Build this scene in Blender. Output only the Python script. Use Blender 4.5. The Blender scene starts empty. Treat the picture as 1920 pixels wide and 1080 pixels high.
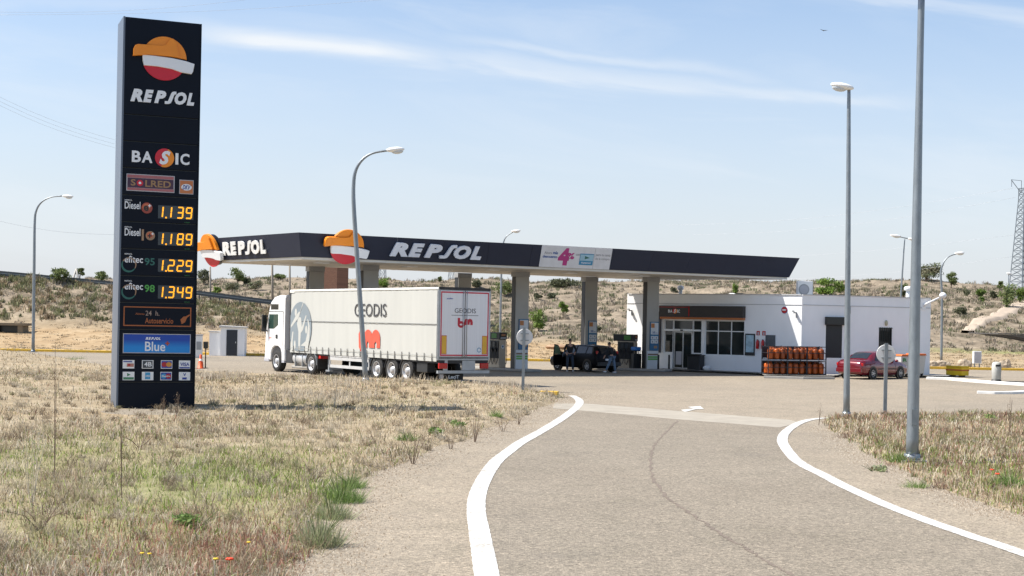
import bpy, math, random
import numpy as np
from mathutils import Matrix, Vector
R_ = random.Random(7)
sc = bpy.context.scene
C = sc.collection
# ---------------------------------------------------------------- camera
F, ROLL, CAMH, CX, CY = 2667., .0195, 2.55, 960, 605
cam = bpy.data.cameras.new('camera'); camo = bpy.data.objects.new('camera', cam); C.objects.link(camo)
cam.sensor_width = 36; cam.lens = F/1920*36; cam.shift_y = (CY-540)/1920; cam.clip_end = 6000; cam.clip_start = .1
cr, sr = math.cos(ROLL), math.sin(ROLL)
camo.matrix_world = Matrix(((cr, -sr, 0, 0), (0, 0, -1, 0), (sr, cr, 0, CAMH), (0, 0, 0, 1)))
sc.camera = camo
# ---------------------------------------------------------------- light
SUN_ALT = math.radians(54); sun_dir = Vector((-.998, -.04, 0)).normalized()*math.cos(SUN_ALT)+Vector((0, 0, math.sin(SUN_ALT)))
sl = bpy.data.lights.new('sun', 'SUN'); sl.energy = 4.6; sl.angle = math.radians(.5); sl.color = (1, .95, .87)
so = bpy.data.objects.new('sun', sl); C.objects.link(so); so.rotation_euler = sun_dir.to_track_quat('Z', 'Y').to_euler()
so.location = (0, 0, 40)
w = bpy.data.worlds.new('World'); sc.world = w; w.use_nodes = True
nt = w.node_tree; N = nt.nodes; L = nt.links; N.clear()
out = N.new('ShaderNodeOutputWorld'); bg = N.new('ShaderNodeBackground'); L.new(bg.outputs[0], out.inputs[0])
sky = N.new('ShaderNodeTexSky'); sky.sky_type = 'NISHITA'; sky.sun_disc = False
sky.sun_elevation = SUN_ALT; sky.sun_rotation = math.atan2(sun_dir.x, sun_dir.y); sky.air_density = 1.0; sky.dust_density = 1.6; sky.ozone_density = 1.2; sky.altitude = 700
bg.inputs[1].default_value = .11
def nmath(op, a, b=None, c=None, clamp=False):
    n = N.new('ShaderNodeMath'); n.operation = op; n.use_clamp = clamp
    for i, v in enumerate((a, b, c)):
        if v is None: continue
        if isinstance(v, (int, float)): n.inputs[i].default_value = v
        else: L.new(v, n.inputs[i])
    return n.outputs[0]
tc = N.new('ShaderNodeTexCoord'); sp = N.new('ShaderNodeSeparateXYZ'); L.new(tc.outputs['Generated'], sp.inputs[0])
yy = nmath('MAXIMUM', sp.outputs[1], .15)
azn = nmath('DIVIDE', sp.outputs[0], yy); eln = nmath('DIVIDE', sp.outputs[2], yy)      # tangents of bearing and height
eln2 = nmath('ADD', eln, nmath('MULTIPLY', azn, .10))
cv = N.new('ShaderNodeCombineXYZ'); L.new(nmath('MULTIPLY', azn, 3.2), cv.inputs[0]); L.new(nmath('MULTIPLY', eln2, 17), cv.inputs[1])
n1 = N.new('ShaderNodeTexNoise'); n1.inputs['Scale'].default_value = 1.3; n1.inputs['Detail'].default_value = 7; n1.inputs['Roughness'].default_value = .58; n1.inputs['Distortion'].default_value = .5; L.new(cv.outputs[0], n1.inputs[0])
n2 = N.new('ShaderNodeTexNoise'); n2.inputs['Scale'].default_value = .5; n2.inputs['Detail'].default_value = 3; L.new(cv.outputs[0], n2.inputs[0])
c1 = nmath('MULTIPLY', nmath('SUBTRACT', n1.outputs[0], .47), 2.6, clamp=True)
c1 = nmath('MULTIPLY', c1, nmath('MULTIPLY', nmath('SUBTRACT', n2.outputs[0], .36), 3.4, clamp=True))
def band(a0, e0, slope, wdt, a1, a2, strength, curve=0):
    # a long thin streak of cirrus: height above its own slanting axis, faded out at both ends
    ax = nmath('SUBTRACT', azn, a0)
    line = nmath('ADD', nmath('ADD', nmath('MULTIPLY', ax, slope), e0), nmath('MULTIPLY', nmath('MULTIPLY', ax, ax), curve))
    d = nmath('DIVIDE', nmath('SUBTRACT', nmath('ADD', eln, nmath('MULTIPLY', nmath('SUBTRACT', n1.outputs[0], .5), .04)), line), wdt)
    g = nmath('POWER', 2.718, nmath('MULTIPLY', nmath('MULTIPLY', d, d), -1))
    e = nmath('MULTIPLY', nmath('MULTIPLY', nmath('SUBTRACT', azn, a1), 14, clamp=True), nmath('MULTIPLY', nmath('SUBTRACT', a2, azn), 14, clamp=True))
    tex = nmath('ADD', nmath('MULTIPLY', n1.outputs[0], 1.9), -.15)
    return nmath('MULTIPLY', nmath('MULTIPLY', nmath('MULTIPLY', g, e), tex), strength)
b1 = band(-.215, .2025, -.10, .0075, -.25, -.03, 1.1)
b2 = band(0, .193, -.115, .0045, -.07, .2, .5)
b3 = band(.30, .2285, -.15, .005, .2, .6, .5)
b4 = band(-.36, .214, .03, .005, -.6, -.2, .3)
b5 = band(-.02, .1825, -.15, .0055, -.09, .3, .6, .25)
cl = nmath('MAXIMUM', nmath('MAXIMUM', nmath('MULTIPLY', c1, .85), b1), nmath('MAXIMUM', nmath('MAXIMUM', b2, b5), nmath('MAXIMUM', b3, b4)), clamp=True)
low = nmath('SUBTRACT', 1, nmath('MULTIPLY', nmath('ABSOLUTE', eln), 3.6), clamp=True)   # thin high haze thickens to the horizon
hm = N.new('ShaderNodeMix'); hm.data_type = 'RGBA'; L.new(nmath('MULTIPLY', nmath('POWER', low, 1.1), .93), hm.inputs['Factor']); L.new(sky.outputs[0], hm.inputs['A']); hm.inputs['B'].default_value = (3.95, 4.1, 4.45, 1)
gm = N.new('ShaderNodeMix'); gm.data_type = 'RGBA'; L.new(cl, gm.inputs['Factor']); L.new(hm.outputs['Result'], gm.inputs['A']); gm.inputs['B'].default_value = (4.7, 4.98, 5.3, 1)
L.new(gm.outputs['Result'], bg.inputs[0])
sc.view_settings.view_transform = 'Standard'; sc.view_settings.look = 'None'; sc.view_settings.exposure = .76; sc.view_settings.gamma = 1
sc.cycles.max_bounces = 6; sc.cycles.transparent_max_bounces = 8

# ---------------------------------------------------------------- projection of the photograph's points onto real planes
def ray(px, py):
    u, v = px-CX, py-CY
    return ((u*cr+v*sr)/F, 1, (u*sr-v*cr)/F)
def P(px, py, D): r = ray(px, py); return Vector((r[0]*D, D, CAMH+r[2]*D))
def G(px, py, z=0): r = ray(px, py); D = (z-CAMH)/r[2]; return (r[0]*D, D)
def hit(px, py, O, a):
    r = ray(px, py); dx, dy = math.cos(a), math.sin(a)
    s = (O[0]-r[0]*O[1])/(r[0]*dy-dx); t = O[1]+s*dy
    return s, CAMH+t*r[2]
# ---------------------------------------------------------------- materials
MATS = {}
def mat(name, col, rough=.55, metal=0, var=.08, scale=2.5, bump=0, bscale=60, spec=.5, emit=None, es=1, coat=0, stretch=None):
    if name in MATS: return MATS[name]
    m = bpy.data.materials.new(name); m.use_nodes = True; n = m.node_tree.nodes; l = m.node_tree.links
    p = n['Principled BSDF']; p.inputs['Roughness'].default_value = rough; p.inputs['Metallic'].default_value = metal
    p.inputs['Specular IOR Level'].default_value = spec
    if coat: p.inputs['Coat Weight'].default_value = coat; p.inputs['Coat Roughness'].default_value = .04
    t = n.new('ShaderNodeTexCoord'); src = t.outputs['Object']
    if stretch:
        mp = n.new('ShaderNodeMapping'); mp.inputs['Scale'].default_value = stretch; l.new(src, mp.inputs[0]); src = mp.outputs[0]
    tx = n.new('ShaderNodeTexNoise'); tx.inputs['Scale'].default_value = scale; tx.inputs['Detail'].default_value = 6; tx.inputs['Roughness'].default_value = .6; l.new(src, tx.inputs[0])
    cr_ = n.new('ShaderNodeValToRGB'); l.new(tx.outputs[0], cr_.inputs[0])
    cr_.color_ramp.elements[0].position = .3; cr_.color_ramp.elements[1].position = .7
    cr_.color_ramp.elements[0].color = tuple(c*(1-var) for c in col)+(1,); cr_.color_ramp.elements[1].color = tuple(min(1, c*(1+var)) for c in col)+(1,)
    l.new(cr_.outputs[0], p.inputs['Base Color'])
    if bump:
        b = n.new('ShaderNodeTexNoise'); b.inputs['Scale'].default_value = bscale; b.inputs['Detail'].default_value = 4; l.new(src, b.inputs[0])
        bp = n.new('ShaderNodeBump'); bp.inputs['Strength'].default_value = bump; bp.inputs['Distance'].default_value = .02; l.new(b.outputs[0], bp.inputs['Height']); l.new(bp.outputs[0], p.inputs['Normal'])
    if emit: p.inputs['Emission Color'].default_value = emit+(1,); p.inputs['Emission Strength'].default_value = es
    MATS[name] = m; return m
def vmat(name, trans=.3, rough=.8):
    """plants: each blade or leaf has its own colour, stored on the mesh"""
    m = bpy.data.materials.new(name); m.use_nodes = True; n = m.node_tree.nodes; l = m.node_tree.links; n.clear()
    o = n.new('ShaderNodeOutputMaterial'); a = n.new('ShaderNodeAttribute'); a.attribute_name = 'Col'
    d = n.new('ShaderNodeBsdfPrincipled'); d.inputs['Roughness'].default_value = rough; d.inputs['Specular IOR Level'].default_value = .2; t = n.new('ShaderNodeBsdfTranslucent'); x = n.new('ShaderNodeMixShader'); x.inputs[0].default_value = trans
    l.new(a.outputs['Color'], d.inputs['Base Color']); l.new(a.outputs['Color'], t.inputs[0]); l.new(d.outputs[0], x.inputs[1]); l.new(t.outputs[0], x.inputs[2]); l.new(x.outputs[0], o.inputs[0])
    return m
GRASS, LEAF = vmat('dry_blades'), vmat('leaves', .25, .6)
navy = mat('navy_panel', (.002, .005, .013), .5, 0, .1, 1.2, spec=.18)
navy_f = mat('navy_fascia', (.02, .026, .048), .5, 0, .06, .8, spec=.25)
white = mat('white_paint', (.8, .8, .79), .45, 0, .03)
render_w = mat('white_render', (.84, .84, .84), .85, 0, .06, .5, .15, 30, stretch=(1, 1, .4))
lit_w = mat('sign_white', (.75, .77, .8), .4, 0, .02)
orange = mat('sign_orange', (.8, .25, .01), .4, 0, .04); red = mat('sign_red', (.55, .01, .03), .4, 0, .04)
galv = mat('galvanised_steel', (.24, .265, .285), .42, .55, .16, 9, .05, 80, stretch=(1, 1, .35))
darkm = mat('dark_plastic', (.02, .021, .023), .5, 0, .15, 4)
black = mat('black_paint', (.012, .012, .013), .3, 0, .1)
rubber = mat('tyre_rubber', (.022, .021, .02), .85, 0, .25, 12)
glassd = mat('dark_glass', (.022, .027, .026), .04, 0, .3, 1.2, spec=.6)
alu = mat('aluminium', (.62, .62, .62), .38, .4, .06)
rim = mat('wheel_metal', (.48, .48, .49), .4, .3, .1)
redl = mat('red_lamp', (.45, .01, .01), .2, 0, .1)
conc = mat('concrete', (.36, .34, .31), .9, 0, .15, 2, .3, 40)
yellow = mat('yellow_paint', (.7, .42, .03), .7, 0, .18, 3, .2, 50)
wpaint = mat('road_marking_paint', (.56, .55, .52), .75, 0, .12, 5, .3, 120)
timber = mat('brown_wood', (.12, .06, .035), .8, 0, .2, 4)
brown = mat('orange_brown_sign', (.42, .12, .03), .5, 0, .06)
steel = mat('painted_grey_metal', (.33, .34, .35), .5, .2, .08)
amber = mat('amber_digit', (.9, .45, .03), .5, 0, 0, emit=(1., .36, .01), es=.72)
def worn(m, under, s1=1.6, s2=22, thr=.60):
    t = m.node_tree; n, l = t.nodes, t.links; src = n['Color Ramp'].outputs[0]; g = n.new('ShaderNodeTexCoord').outputs['Object']
    def ns(sc_, d): q = n.new('ShaderNodeTexNoise'); q.inputs['Scale'].default_value = sc_; q.inputs['Detail'].default_value = d; q.inputs['Roughness'].default_value = .75; l.new(g, q.inputs[0]); return q.outputs[0]
    def mm(op, a, b, cl=False):
        q = n.new('ShaderNodeMath'); q.operation = op; q.use_clamp = cl
        for i, v in enumerate((a, b)):
            if isinstance(v, (int, float)): q.inputs[i].default_value = v
            else: l.new(v, q.inputs[i])
        return q.outputs[0]
    f = mm('MULTIPLY', mm('SUBTRACT', mm('ADD', mm('MULTIPLY', ns(s1, 4), .45), mm('MULTIPLY', ns(s2, 5), .6)), thr), 9, True)
    x = n.new('ShaderNodeMix'); x.data_type = 'RGBA'; l.new(f, x.inputs['Factor']); l.new(src, x.inputs['A']); x.inputs['B'].default_value = under+(1,); l.new(x.outputs['Result'], n['Principled BSDF'].inputs['Base Color'])
worn(wpaint, (.30, .265, .215), 1.3, 24, .535); worn(yellow, (.33, .30, .25), 2.5, 14, .54)
# ---------------------------------------------------------------- mesh helper
_txt = {}
def textmesh(s, off=0., shear=0.):
    k = (s, off, shear)
    if k not in _txt:
        cu = bpy.data.curves.new('t', 'FONT'); cu.body = s; cu.size = 1; cu.resolution_u = 3; cu.offset = off; cu.shear = shear; cu.extrude = .5; cu.fill_mode = 'BOTH'
        ob = bpy.data.objects.new('t', cu); C.objects.link(ob)
        dg = bpy.context.evaluated_depsgraph_get(); me = bpy.data.meshes.new_from_object(ob.evaluated_get(dg))
        v = [tuple(x.co) for x in me.vertices]; f = [tuple(p.vertices) for p in me.polygons]
        bpy.data.objects.remove(ob); bpy.data.curves.remove(cu); bpy.data.meshes.remove(me)
        xs = [a[0] for a in v]; ys = [a[1] for a in v]; x0, x1, y0, y1 = min(xs), max(xs), min(ys), max(ys)
        _txt[k] = ([((a[0]-x0)/(x1-x0), (a[1]-y0)/(y1-y0), a[2]) for a in v], f)
    return _txt[k]
def strokepoly(pts, wd):
    a, b = [], []
    for i, p in enumerate(pts):
        q = Vector(pts[min(i+1, len(pts)-1)])-Vector(pts[max(i-1, 0)]); q.normalize(); n = Vector((-q.y, q.x))
        ww = wd[i] if isinstance(wd, (list, tuple)) else wd
        a.append((p[0]+n.x*ww/2, p[1]+n.y*ww/2)); b.append((p[0]-n.x*ww/2, p[1]-n.y*ww/2))
    return a+b[::-1]
class MB:
    def __init__(s): s.v, s.f, s.mi, s.sm, s.M, s.k = [], [], [], [], None, 0
    def add(s, vs, fs, smooth=False):
        b = len(s.v)
        s.v += [tuple(s.M @ Vector(p)) for p in vs] if s.M else [tuple(p) for p in vs]
        for f in fs: s.f.append(tuple(i+b for i in f)); s.mi.append(s.k); s.sm.append(smooth)
        return s
    def box(s, x0, x1, y0, y1, z0, z1):
        return s.add([(x, y, z) for z in (z0, z1) for y in (y0, y1) for x in (x0, x1)], [(0, 2, 3, 1), (4, 5, 7, 6), (0, 1, 5, 4), (2, 6, 7, 3), (0, 4, 6, 2), (1, 3, 7, 5)])
    def bar(s, p, q, wd, h=None):
        h = h or wd; p, q = Vector(p), Vector(q); d = (q-p).normalized(); up = Vector((0, 0, 1)) if abs(d.z) < .95 else Vector((0, 1, 0))
        a = d.cross(up).normalized()*wd/2; b = a.cross(d).normalized()*h/2
        return s.add([o+x*a+y*b for o in (p, q) for x, y in ((-1, -1), (1, -1), (1, 1), (-1, 1))], [(0, 1, 2, 3), (7, 6, 5, 4), (0, 4, 5, 1), (1, 5, 6, 2), (2, 6, 7, 3), (3, 7, 4, 0)])
    def tube(s, pts, r, n=10, caps=True):
        pts = [Vector(p) for p in pts]; rs = r if isinstance(r, (list, tuple)) else [r]*len(pts); vs = []; pa = None
        for i, p in enumerate(pts):
            d = (pts[min(i+1, len(pts)-1)]-pts[max(i-1, 0)]).normalized()
            if pa is None: pa = d.cross(Vector((0, 1, 0)) if abs(d.y) < .9 else Vector((1, 0, 0))).normalized()
            pa = (pa-d*pa.dot(d)).normalized(); b = d.cross(pa)
            for k in range(n): t = 2*math.pi*k/n; vs.append(p+(pa*math.cos(t)+b*math.sin(t))*rs[i])
        fs = [(i*n+k, i*n+(k+1) % n, (i+1)*n+(k+1) % n, (i+1)*n+k) for i in range(len(pts)-1) for k in range(n)]
        s.add(vs, fs, True)
        if caps: b = len(s.v)-len(vs); s.f += [tuple(b+k for k in range(n))[::-1], tuple(b+(len(pts)-1)*n+k for k in range(n))]; s.mi += [s.k]*2; s.sm += [False]*2
        return s
    def lathe(s, prof, c=(0, 0, 0), axis='z', n=20, cap=True):
        vs = []
        for r, z in prof:
            for k in range(n):
                t = 2*math.pi*k/n; a, b = r*math.cos(t), r*math.sin(t)
                vs.append((c[0]+a, c[1]+b, c[2]+z) if axis == 'z' else (c[0]+a, c[1]+z, c[2]+b) if axis == 'y' else (c[0]+z, c[1]+a, c[2]+b))
        m = len(prof); s.add(vs, [(i*n+k, i*n+(k+1) % n, (i+1)*n+(k+1) % n, (i+1)*n+k) for i in range(m-1) for k in range(n)], True)
        if not cap: return s
        b = len(s.v)-len(vs); s.f += [tuple(b+k for k in range(n)), tuple(b+(m-1)*n+k for k in range(n))]; s.mi += [s.k]*2; s.sm += [False]*2
        return s
    def ball(s, c, r, n=14, m=8, jit=0):
        r = r if isinstance(r, (list, tuple)) else (r, r, r); vs = []
        for i in range(m+1):
            a = -math.pi/2+math.pi*i/m
            for k in range(n):
                t = 2*math.pi*k/n; j = 1+jit*(R_.random()-.5)*2
                vs.append((c[0]+r[0]*math.cos(a)*math.cos(t)*j, c[1]+r[1]*math.cos(a)*math.sin(t)*j, c[2]+r[2]*math.sin(a)*j))
        return s.add(vs, [(i*n+k, i*n+(k+1) % n, (i+1)*n+(k+1) % n, (i+1)*n+k) for i in range(m) for k in range(n)], not jit)
    def prism(s, poly, y0, y1):
        """polygon (x, z) given a depth from y0 (front) to y1"""
        n = len(poly); vs = [(x, y0, z) for x, z in poly]+[(x, y1, z) for x, z in poly]
        return s.add(vs, [tuple(range(n)), tuple(range(2*n-1, n-1, -1))]+[(i, i+n, (i+1) % n+n, (i+1) % n) for i in range(n)])
    def slab(s, poly, z0, z1):
        n = len(poly); vs = [(x, y, z1) for x, y in poly]+[(x, y, z0) for x, y in poly]
        return s.add(vs, [tuple(range(n)), tuple(range(2*n-1, n-1, -1))]+[(i, i+n, (i+1) % n+n, (i+1) % n) for i in range(n)])
    def text(s, t, x0, x1, z0, z1, y=0, ext=.01, off=0., shear=0.):
        v, f = textmesh(t, off, shear)
        return s.add([(x0+a*(x1-x0), y-(c+.5)*ext, z0+b*(z1-z0)) for a, b, c in v], f)
    def seg7(s, ch, x, z, wd, h, y, t, ext=.006, sh=.08):
        on = {'0': 'abcdef', '1': 'bc', '2': 'abged', '3': 'abgcd', '4': 'fgbc', '5': 'afgcd', '6': 'afgedc', '7': 'abc', '8': 'abcdefg', '9': 'abcdfg'}[ch]
        sg = {'a': (0, h, wd, h), 'g': (0, h/2, wd, h/2), 'd': (0, 0, wd, 0), 'f': (0, h/2, 0, h), 'b': (wd, h/2, wd, h), 'e': (0, 0, 0, h/2), 'c': (wd, 0, wd, h/2)}
        for q in on:
            a, b, c, d = sg[q]; g = t*.18
            p = [(a+g, b-t/2), (c-g, b-t/2), (c-g, b+t/2), (a+g, b+t/2)] if b == d else [(a-t/2, b+g), (a+t/2, b+g), (a+t/2, d-g), (a-t/2, d-g)]
            s.prism([(x+u+v*sh, z+v) for u, v in p], y-ext, y)
        return s
    def build(s, name, m, parent=None, loc=(0, 0, 0), rz=0, bevel=0):
        me = bpy.data.meshes.new(name); me.from_pydata(s.v, [], s.f)
        for q in (m if isinstance(m, (list, tuple)) else [m]): me.materials.append(q)
        me.polygons.foreach_set('material_index', s.mi); me.polygons.foreach_set('use_smooth', s.sm); me.update()
        o = bpy.data.objects.new(name, me); C.objects.link(o); o.location = loc; o.rotation_euler = (0, 0, rz)
        if parent: o.parent = parent
        if bevel:
            b = o.modifiers.new('bevel', 'BEVEL'); b.width = bevel; b.segments = 2; b.limit_method = 'ANGLE'; b.angle_limit = .7
        return o
def tag(o, label, cat=None, group=None, kind=None):
    o['label'] = label
    if cat: o['category'] = cat
    if group: o['group'] = group
    if kind: o['kind'] = kind
    return o
def thing(name, label, cat, loc=(0, 0, 0), rz=0, group=None, kind=None):
    o = bpy.data.objects.new(name, None); C.objects.link(o); o.location = loc; o.rotation_euler = (0, 0, rz); o.empty_display_size = .3
    return tag(o, label, cat, group, kind)
def copy_tree(o, parent=None):
    c = o.copy(); C.objects.link(c)
    if parent: c.parent = parent
    for ch in list(o.children): copy_tree(ch, c)
    return c
def rectpoly(x0, x1, z0, z1): return [(x0, z0), (x1, z0), (x1, z1), (x0, z1)]
def ell(cx, cz, rx, rz, n=28, a0=0, a1=2*math.pi): return [(cx+rx*math.cos(a0+(a1-a0)*i/n), cz+rz*math.sin(a0+(a1-a0)*i/n)) for i in range(n+(a1-a0 < 6.28))]

# ---------------------------------------------------------------- terrain
def fbm(x, y, sc_, seed=0, octv=4):
    x = np.asarray(x, float)/sc_; y = np.asarray(y, float)/sc_; r = 0; amp = .5
    for o in range(octv):
        xi, yi = np.floor(x), np.floor(y); xf, yf = x-xi, y-yi; u, v = xf*xf*(3-2*xf), yf*yf*(3-2*yf)
        def h(a, b): q = np.sin(a*127.1+b*311.7+seed*74.7+o*19.3)*43758.5453; return q-np.floor(q)
        r = r+amp*((h(xi, yi)*(1-u)+h(xi+1, yi)*u)*(1-v)+(h(xi, yi+1)*(1-u)+h(xi+1, yi+1)*u)*v); amp *= .5; x = x*2.03+11; y = y*2.03+7
    return r
VL = [G(*p) for p in [(-700, 640), (-300, 648), (0, 657), (60, 664), (120, 672), (208, 688), (370, 697), (500, 704), (690, 714), (860, 722), (960, 732), (1046, 741), (1062, 747), (1010, 771), (960, 793), (922, 810), (803, 852), (725, 884), (651, 933), (623, 986), (588, 1046), (545, 1120), (450, 1400), (-900, 1700), (-3000, 1700)]]
VR = [G(*p) for p in [(1535, 789), (1562, 783), (1640, 780), (1760, 778), (1920, 777), (2300, 779), (2900, 800), (2900, 1500), (2300, 1150), (1920, 972), (1869, 957), (1804, 936), (1740, 912), (1689, 885), (1638, 863), (1604, 842), (1574, 821), (1545, 803)]]
def sdist(X, Y, poly):
    X = np.asarray(X, float); Y = np.asarray(Y, float); d = np.full(X.shape, 1e9); ins = np.zeros(X.shape, bool); n = len(poly)
    for i in range(n):
        x0, y0 = poly[i]; x1, y1 = poly[(i+1) % n]; dx, dy = x1-x0, y1-y0
        t = np.clip(((X-x0)*dx+(Y-y0)*dy)/(dx*dx+dy*dy), 0, 1); d = np.minimum(d, np.hypot(X-x0-t*dx, Y-y0-t*dy))
        with np.errstate(divide='ignore', invalid='ignore'): ins ^= ((y0 > Y) != (y1 > Y)) & (X < (x1-x0)*(Y-y0)/(y1-y0)+x0)
    return np.where(ins, d, -d)
KY = 95.0                                                                       # the yellow kerb behind the forecourt
AZ = [-1500, 0, 250, 505, 700, 940, 1100, 1300, 1500, 1660, 1745, 1800, 1840, 1920, 2500]
ZD = [0, 94.9, 95.5, 104, 118, 132, 137, 150, 172, 195, 230, 330, 600, 4000]
ZT = np.array([[z1, z2, z3, z4] for z1, z2, z3, z4 in [(1.2, 7.3, 6.6, 6.8), (1.3, 6.05, 5.4, 6.7), (1.3, 4.85, 4.5, 7.3), (1.2, 3.55, 3.5, 7.8), (1.1, 2.8, 3.4, 7.9), (.9, 2., 3.2, 8.1), (.9, 1.9, 3.6, 8.4), (.9, 2.2, 4.2, 8.7), (.9, 2.4, 4.6, 8.8), (1., 2.4, 4.5, 9.1), (1., 2.5, 4.5, 9.3), (1., 2.4, 4.4, 9.0), (1., 2.4, 4.3, 8.9), (1., 2.3, 4.2, 8.6), (1., 2.2, 4., 8.2)]])
def Hg(X, Y):
    X = np.asarray(X, float); Y = np.asarray(Y, float); D = np.maximum(Y, 40.); az = CX+F*X/D
    zz = [np.interp(az, AZ, ZT[:, i]) for i in range(4)]
    z = np.zeros_like(az)-.05
    nod = [(94.9, 0*az-.05), (95.6, 0*az+.06), (104, 0*az+.16), (118, zz[0]), (132, zz[1]), (137, zz[1]*.98), (150, zz[2]), (172, (zz[2]*.45+zz[3]*.55)), (195, zz[3]), (230, zz[3]-.4), (330, zz[3]-3), (600, zz[3]-6), (4000, zz[3]-8)]
    for (d0, z0), (d1, z1) in zip(nod, nod[1:]):
        t = np.clip((Y-d0)/(d1-d0), 0, 1); z = np.where(Y > d0, z0+(z1-z0)*t, z)
    hill = np.clip((Y-112)/14, 0, 1)*np.clip((420-Y)/150, 0, 1)
    z = z+hill*((fbm(X, Y, 7, 3)-.47)*1.5+(fbm(X, Y, 1.8, 5, 3)-.44)*.45)
    z = z+np.clip((Y-96)/6, 0, 1)*(fbm(X, Y, 3, 9)-.47)*.15
    for poly, sd_, top in ((VL, 1, .16), (VR, 2, .10)):
        near = (Y > 3) & (Y < 97)
        if near.any():
            d = np.full(X.shape, -9.); d[near] = sdist(X[near], Y[near], poly)
            d = d+(fbm(X, Y, 1.1, 20+sd_, 3)-.45)*.5*np.clip(Y/22, .6, 1.6)
            up = np.clip(d*.3, 0, top)+np.clip(d-.6, 0, 1)*((fbm(X, Y, 5.5, 30+sd_, 3)-.4)*.26+(fbm(X, Y, .7, 33, 3)-.45)*.07)
            if sd_ == 1: up = up+.17*np.exp(-((Y-51.5)/5.5)**2)*np.clip(d/1.5, 0, 1)*np.clip((3-X)/4, 0, 1)
            if sd_ == 1: up = up*(1-.8*np.exp(-((X+9.6)/3.2)**2-((Y-37.6)/3.6)**2))
            z = np.where(near & (d > 0), -.05+np.maximum(up, 0), z)
    return z
def hz(x, y): return float(Hg(np.array([x]), np.array([y]))[0])
tt = np.concatenate([np.linspace(-1.9, -.36, 36), np.linspace(-.35, .35, 560), np.linspace(.36, 1.9, 36)])
rows = np.concatenate([np.arange(-40, 8, 6.), np.arange(8, 30, .16), np.arange(30, 60, .3), np.arange(60, 94, .8), np.arange(94.9, 96, .35), np.arange(97, 150, .75), np.arange(150, 215, 1.1), np.arange(220, 400, 12.), np.array([420, 500, 700, 1000, 1600, 2600, 4000.])])
TX, TY = np.meshgrid(tt, rows); SX = TX*(np.abs(TY)+12)
GZ = Hg(SX, TY)
def npmesh(name, V, faces, mats, col=None, smooth=False):
    me = bpy.data.meshes.new(name); k = faces.shape[1]
    me.vertices.add(len(V)); me.vertices.foreach_set('co', np.ascontiguousarray(V, dtype=np.float32).ravel())
    me.loops.add(faces.size); me.loops.foreach_set('vertex_index', faces.astype(np.int32).ravel())
    me.polygons.add(len(faces)); me.polygons.foreach_set('loop_start', np.arange(0, faces.size, k, dtype=np.int32))
    if smooth: me.polygons.foreach_set('use_smooth', np.ones(len(faces), bool))
    me.update(calc_edges=True)
    if col is not None:
        a = me.color_attributes.new('Col', 'FLOAT_COLOR', 'POINT'); c = np.ones((len(V), 4), np.float32); c[:, :3] = col; a.data.foreach_set('color', c.ravel())
    for m in mats: me.materials.append(m)
    o = bpy.data.objects.new(name, me); C.objects.link(o); return o
nr, nc = TX.shape; idx = np.arange(nr*nc).reshape(nr, nc)
fc = np.stack([idx[:-1, :-1], idx[:-1, 1:], idx[1:, 1:], idx[1:, :-1]], -1).reshape(-1, 4)
# soil kinds: red channel = ochre earth, green = fresh grass, blue = hillside
azg = CX+F*SX/np.maximum(TY, 40)
och = np.clip((TY-97)/4, 0, 1)*np.clip((121-TY)/5, 0, 1)*np.where(azg < 1250, 1, .45)
och = och+np.clip(fbm(SX, TY, 2.5, 41)-.5, 0, 1)*1.6*(TY < 90)
GP = [G(*p) for p in [(500, 905), (420, 880), (610, 930), (640, 960), (560, 870), (590, 990)]]
grn = np.zeros_like(SX)
for gx, gy, rx, ry, am in [(*G(430, 895), 1.6, 3.2, .55), (*G(400, 930), 1.5, 2, .35), (*G(645, 940), .5, 2.2, .8), (*G(60, 880), 1.4, 3.5, .55), (*G(250, 1000), 2, 3, .35), (*G(640, 770), 2, 4, .2)]:
    grn += am*np.exp(-((SX-gx)/rx)**2-((TY-gy)/ry)**2)
grn += .8*np.clip(1-np.abs(TY-117.5)/3.5, 0, 1)*np.clip((azg-1640)/60, 0, 1)
grn = np.clip(grn*(.4+1.2*fbm(SX, TY, 1.3, 51)), 0, 1)
hil = np.clip((TY-116)/8, 0, 1)
trk = np.clip((TY-100)/30, 0, 1)*0
# ground material
gm_ = bpy.data.materials.new('soil'); gm_.use_nodes = True; n = gm_.node_tree.nodes; l = gm_.node_tree.links; p = n['Principled BSDF']; p.inputs['Roughness'].default_value = .95; p.inputs['Specular IOR Level'].default_value = .15
def ramp(nn, ll, src, stops):
    r = nn.new('ShaderNodeValToRGB'); ll.new(src, r.inputs[0]); e = r.color_ramp.elements
    while len(e) < len(stops): e.new(.5)
    for i, (ps, c) in enumerate(stops): e[i].position = ps; e[i].color = tuple(c)+(1,)
    return r.outputs[0]
def noise(nn, ll, src, s, d=6, ro=.6, ds=0):
    t = nn.new('ShaderNodeTexNoise'); t.inputs['Scale'].default_value = s; t.inputs['Detail'].default_value = d; t.inputs['Roughness'].default_value = ro; t.inputs['Distortion'].default_value = ds; ll.new(src, t.inputs[0]); return t.outputs[0]
def mixc(nn, ll, f, a, b, mode='MIX'):
    x = nn.new('ShaderNodeMix'); x.data_type = 'RGBA'; x.blend_type = mode
    for sk, v in (('Factor', f), ('A', a), ('B', b)):
        if isinstance(v, (int, float)): x.inputs[sk].default_value = v
        elif isinstance(v, tuple): x.inputs[sk].default_value = v+(1,)
        else: ll.new(v, x.inputs[sk])
    return x.outputs['Result']
def mth(nn, ll, op, a, b, clamp=False):
    x = nn.new('ShaderNodeMath'); x.operation = op; x.use_clamp = clamp
    for i, v in enumerate((a, b)):
        if isinstance(v, (int, float)): x.inputs[i].default_value = v
        else: ll.new(v, x.inputs[i])
    return x.outputs[0]
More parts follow.
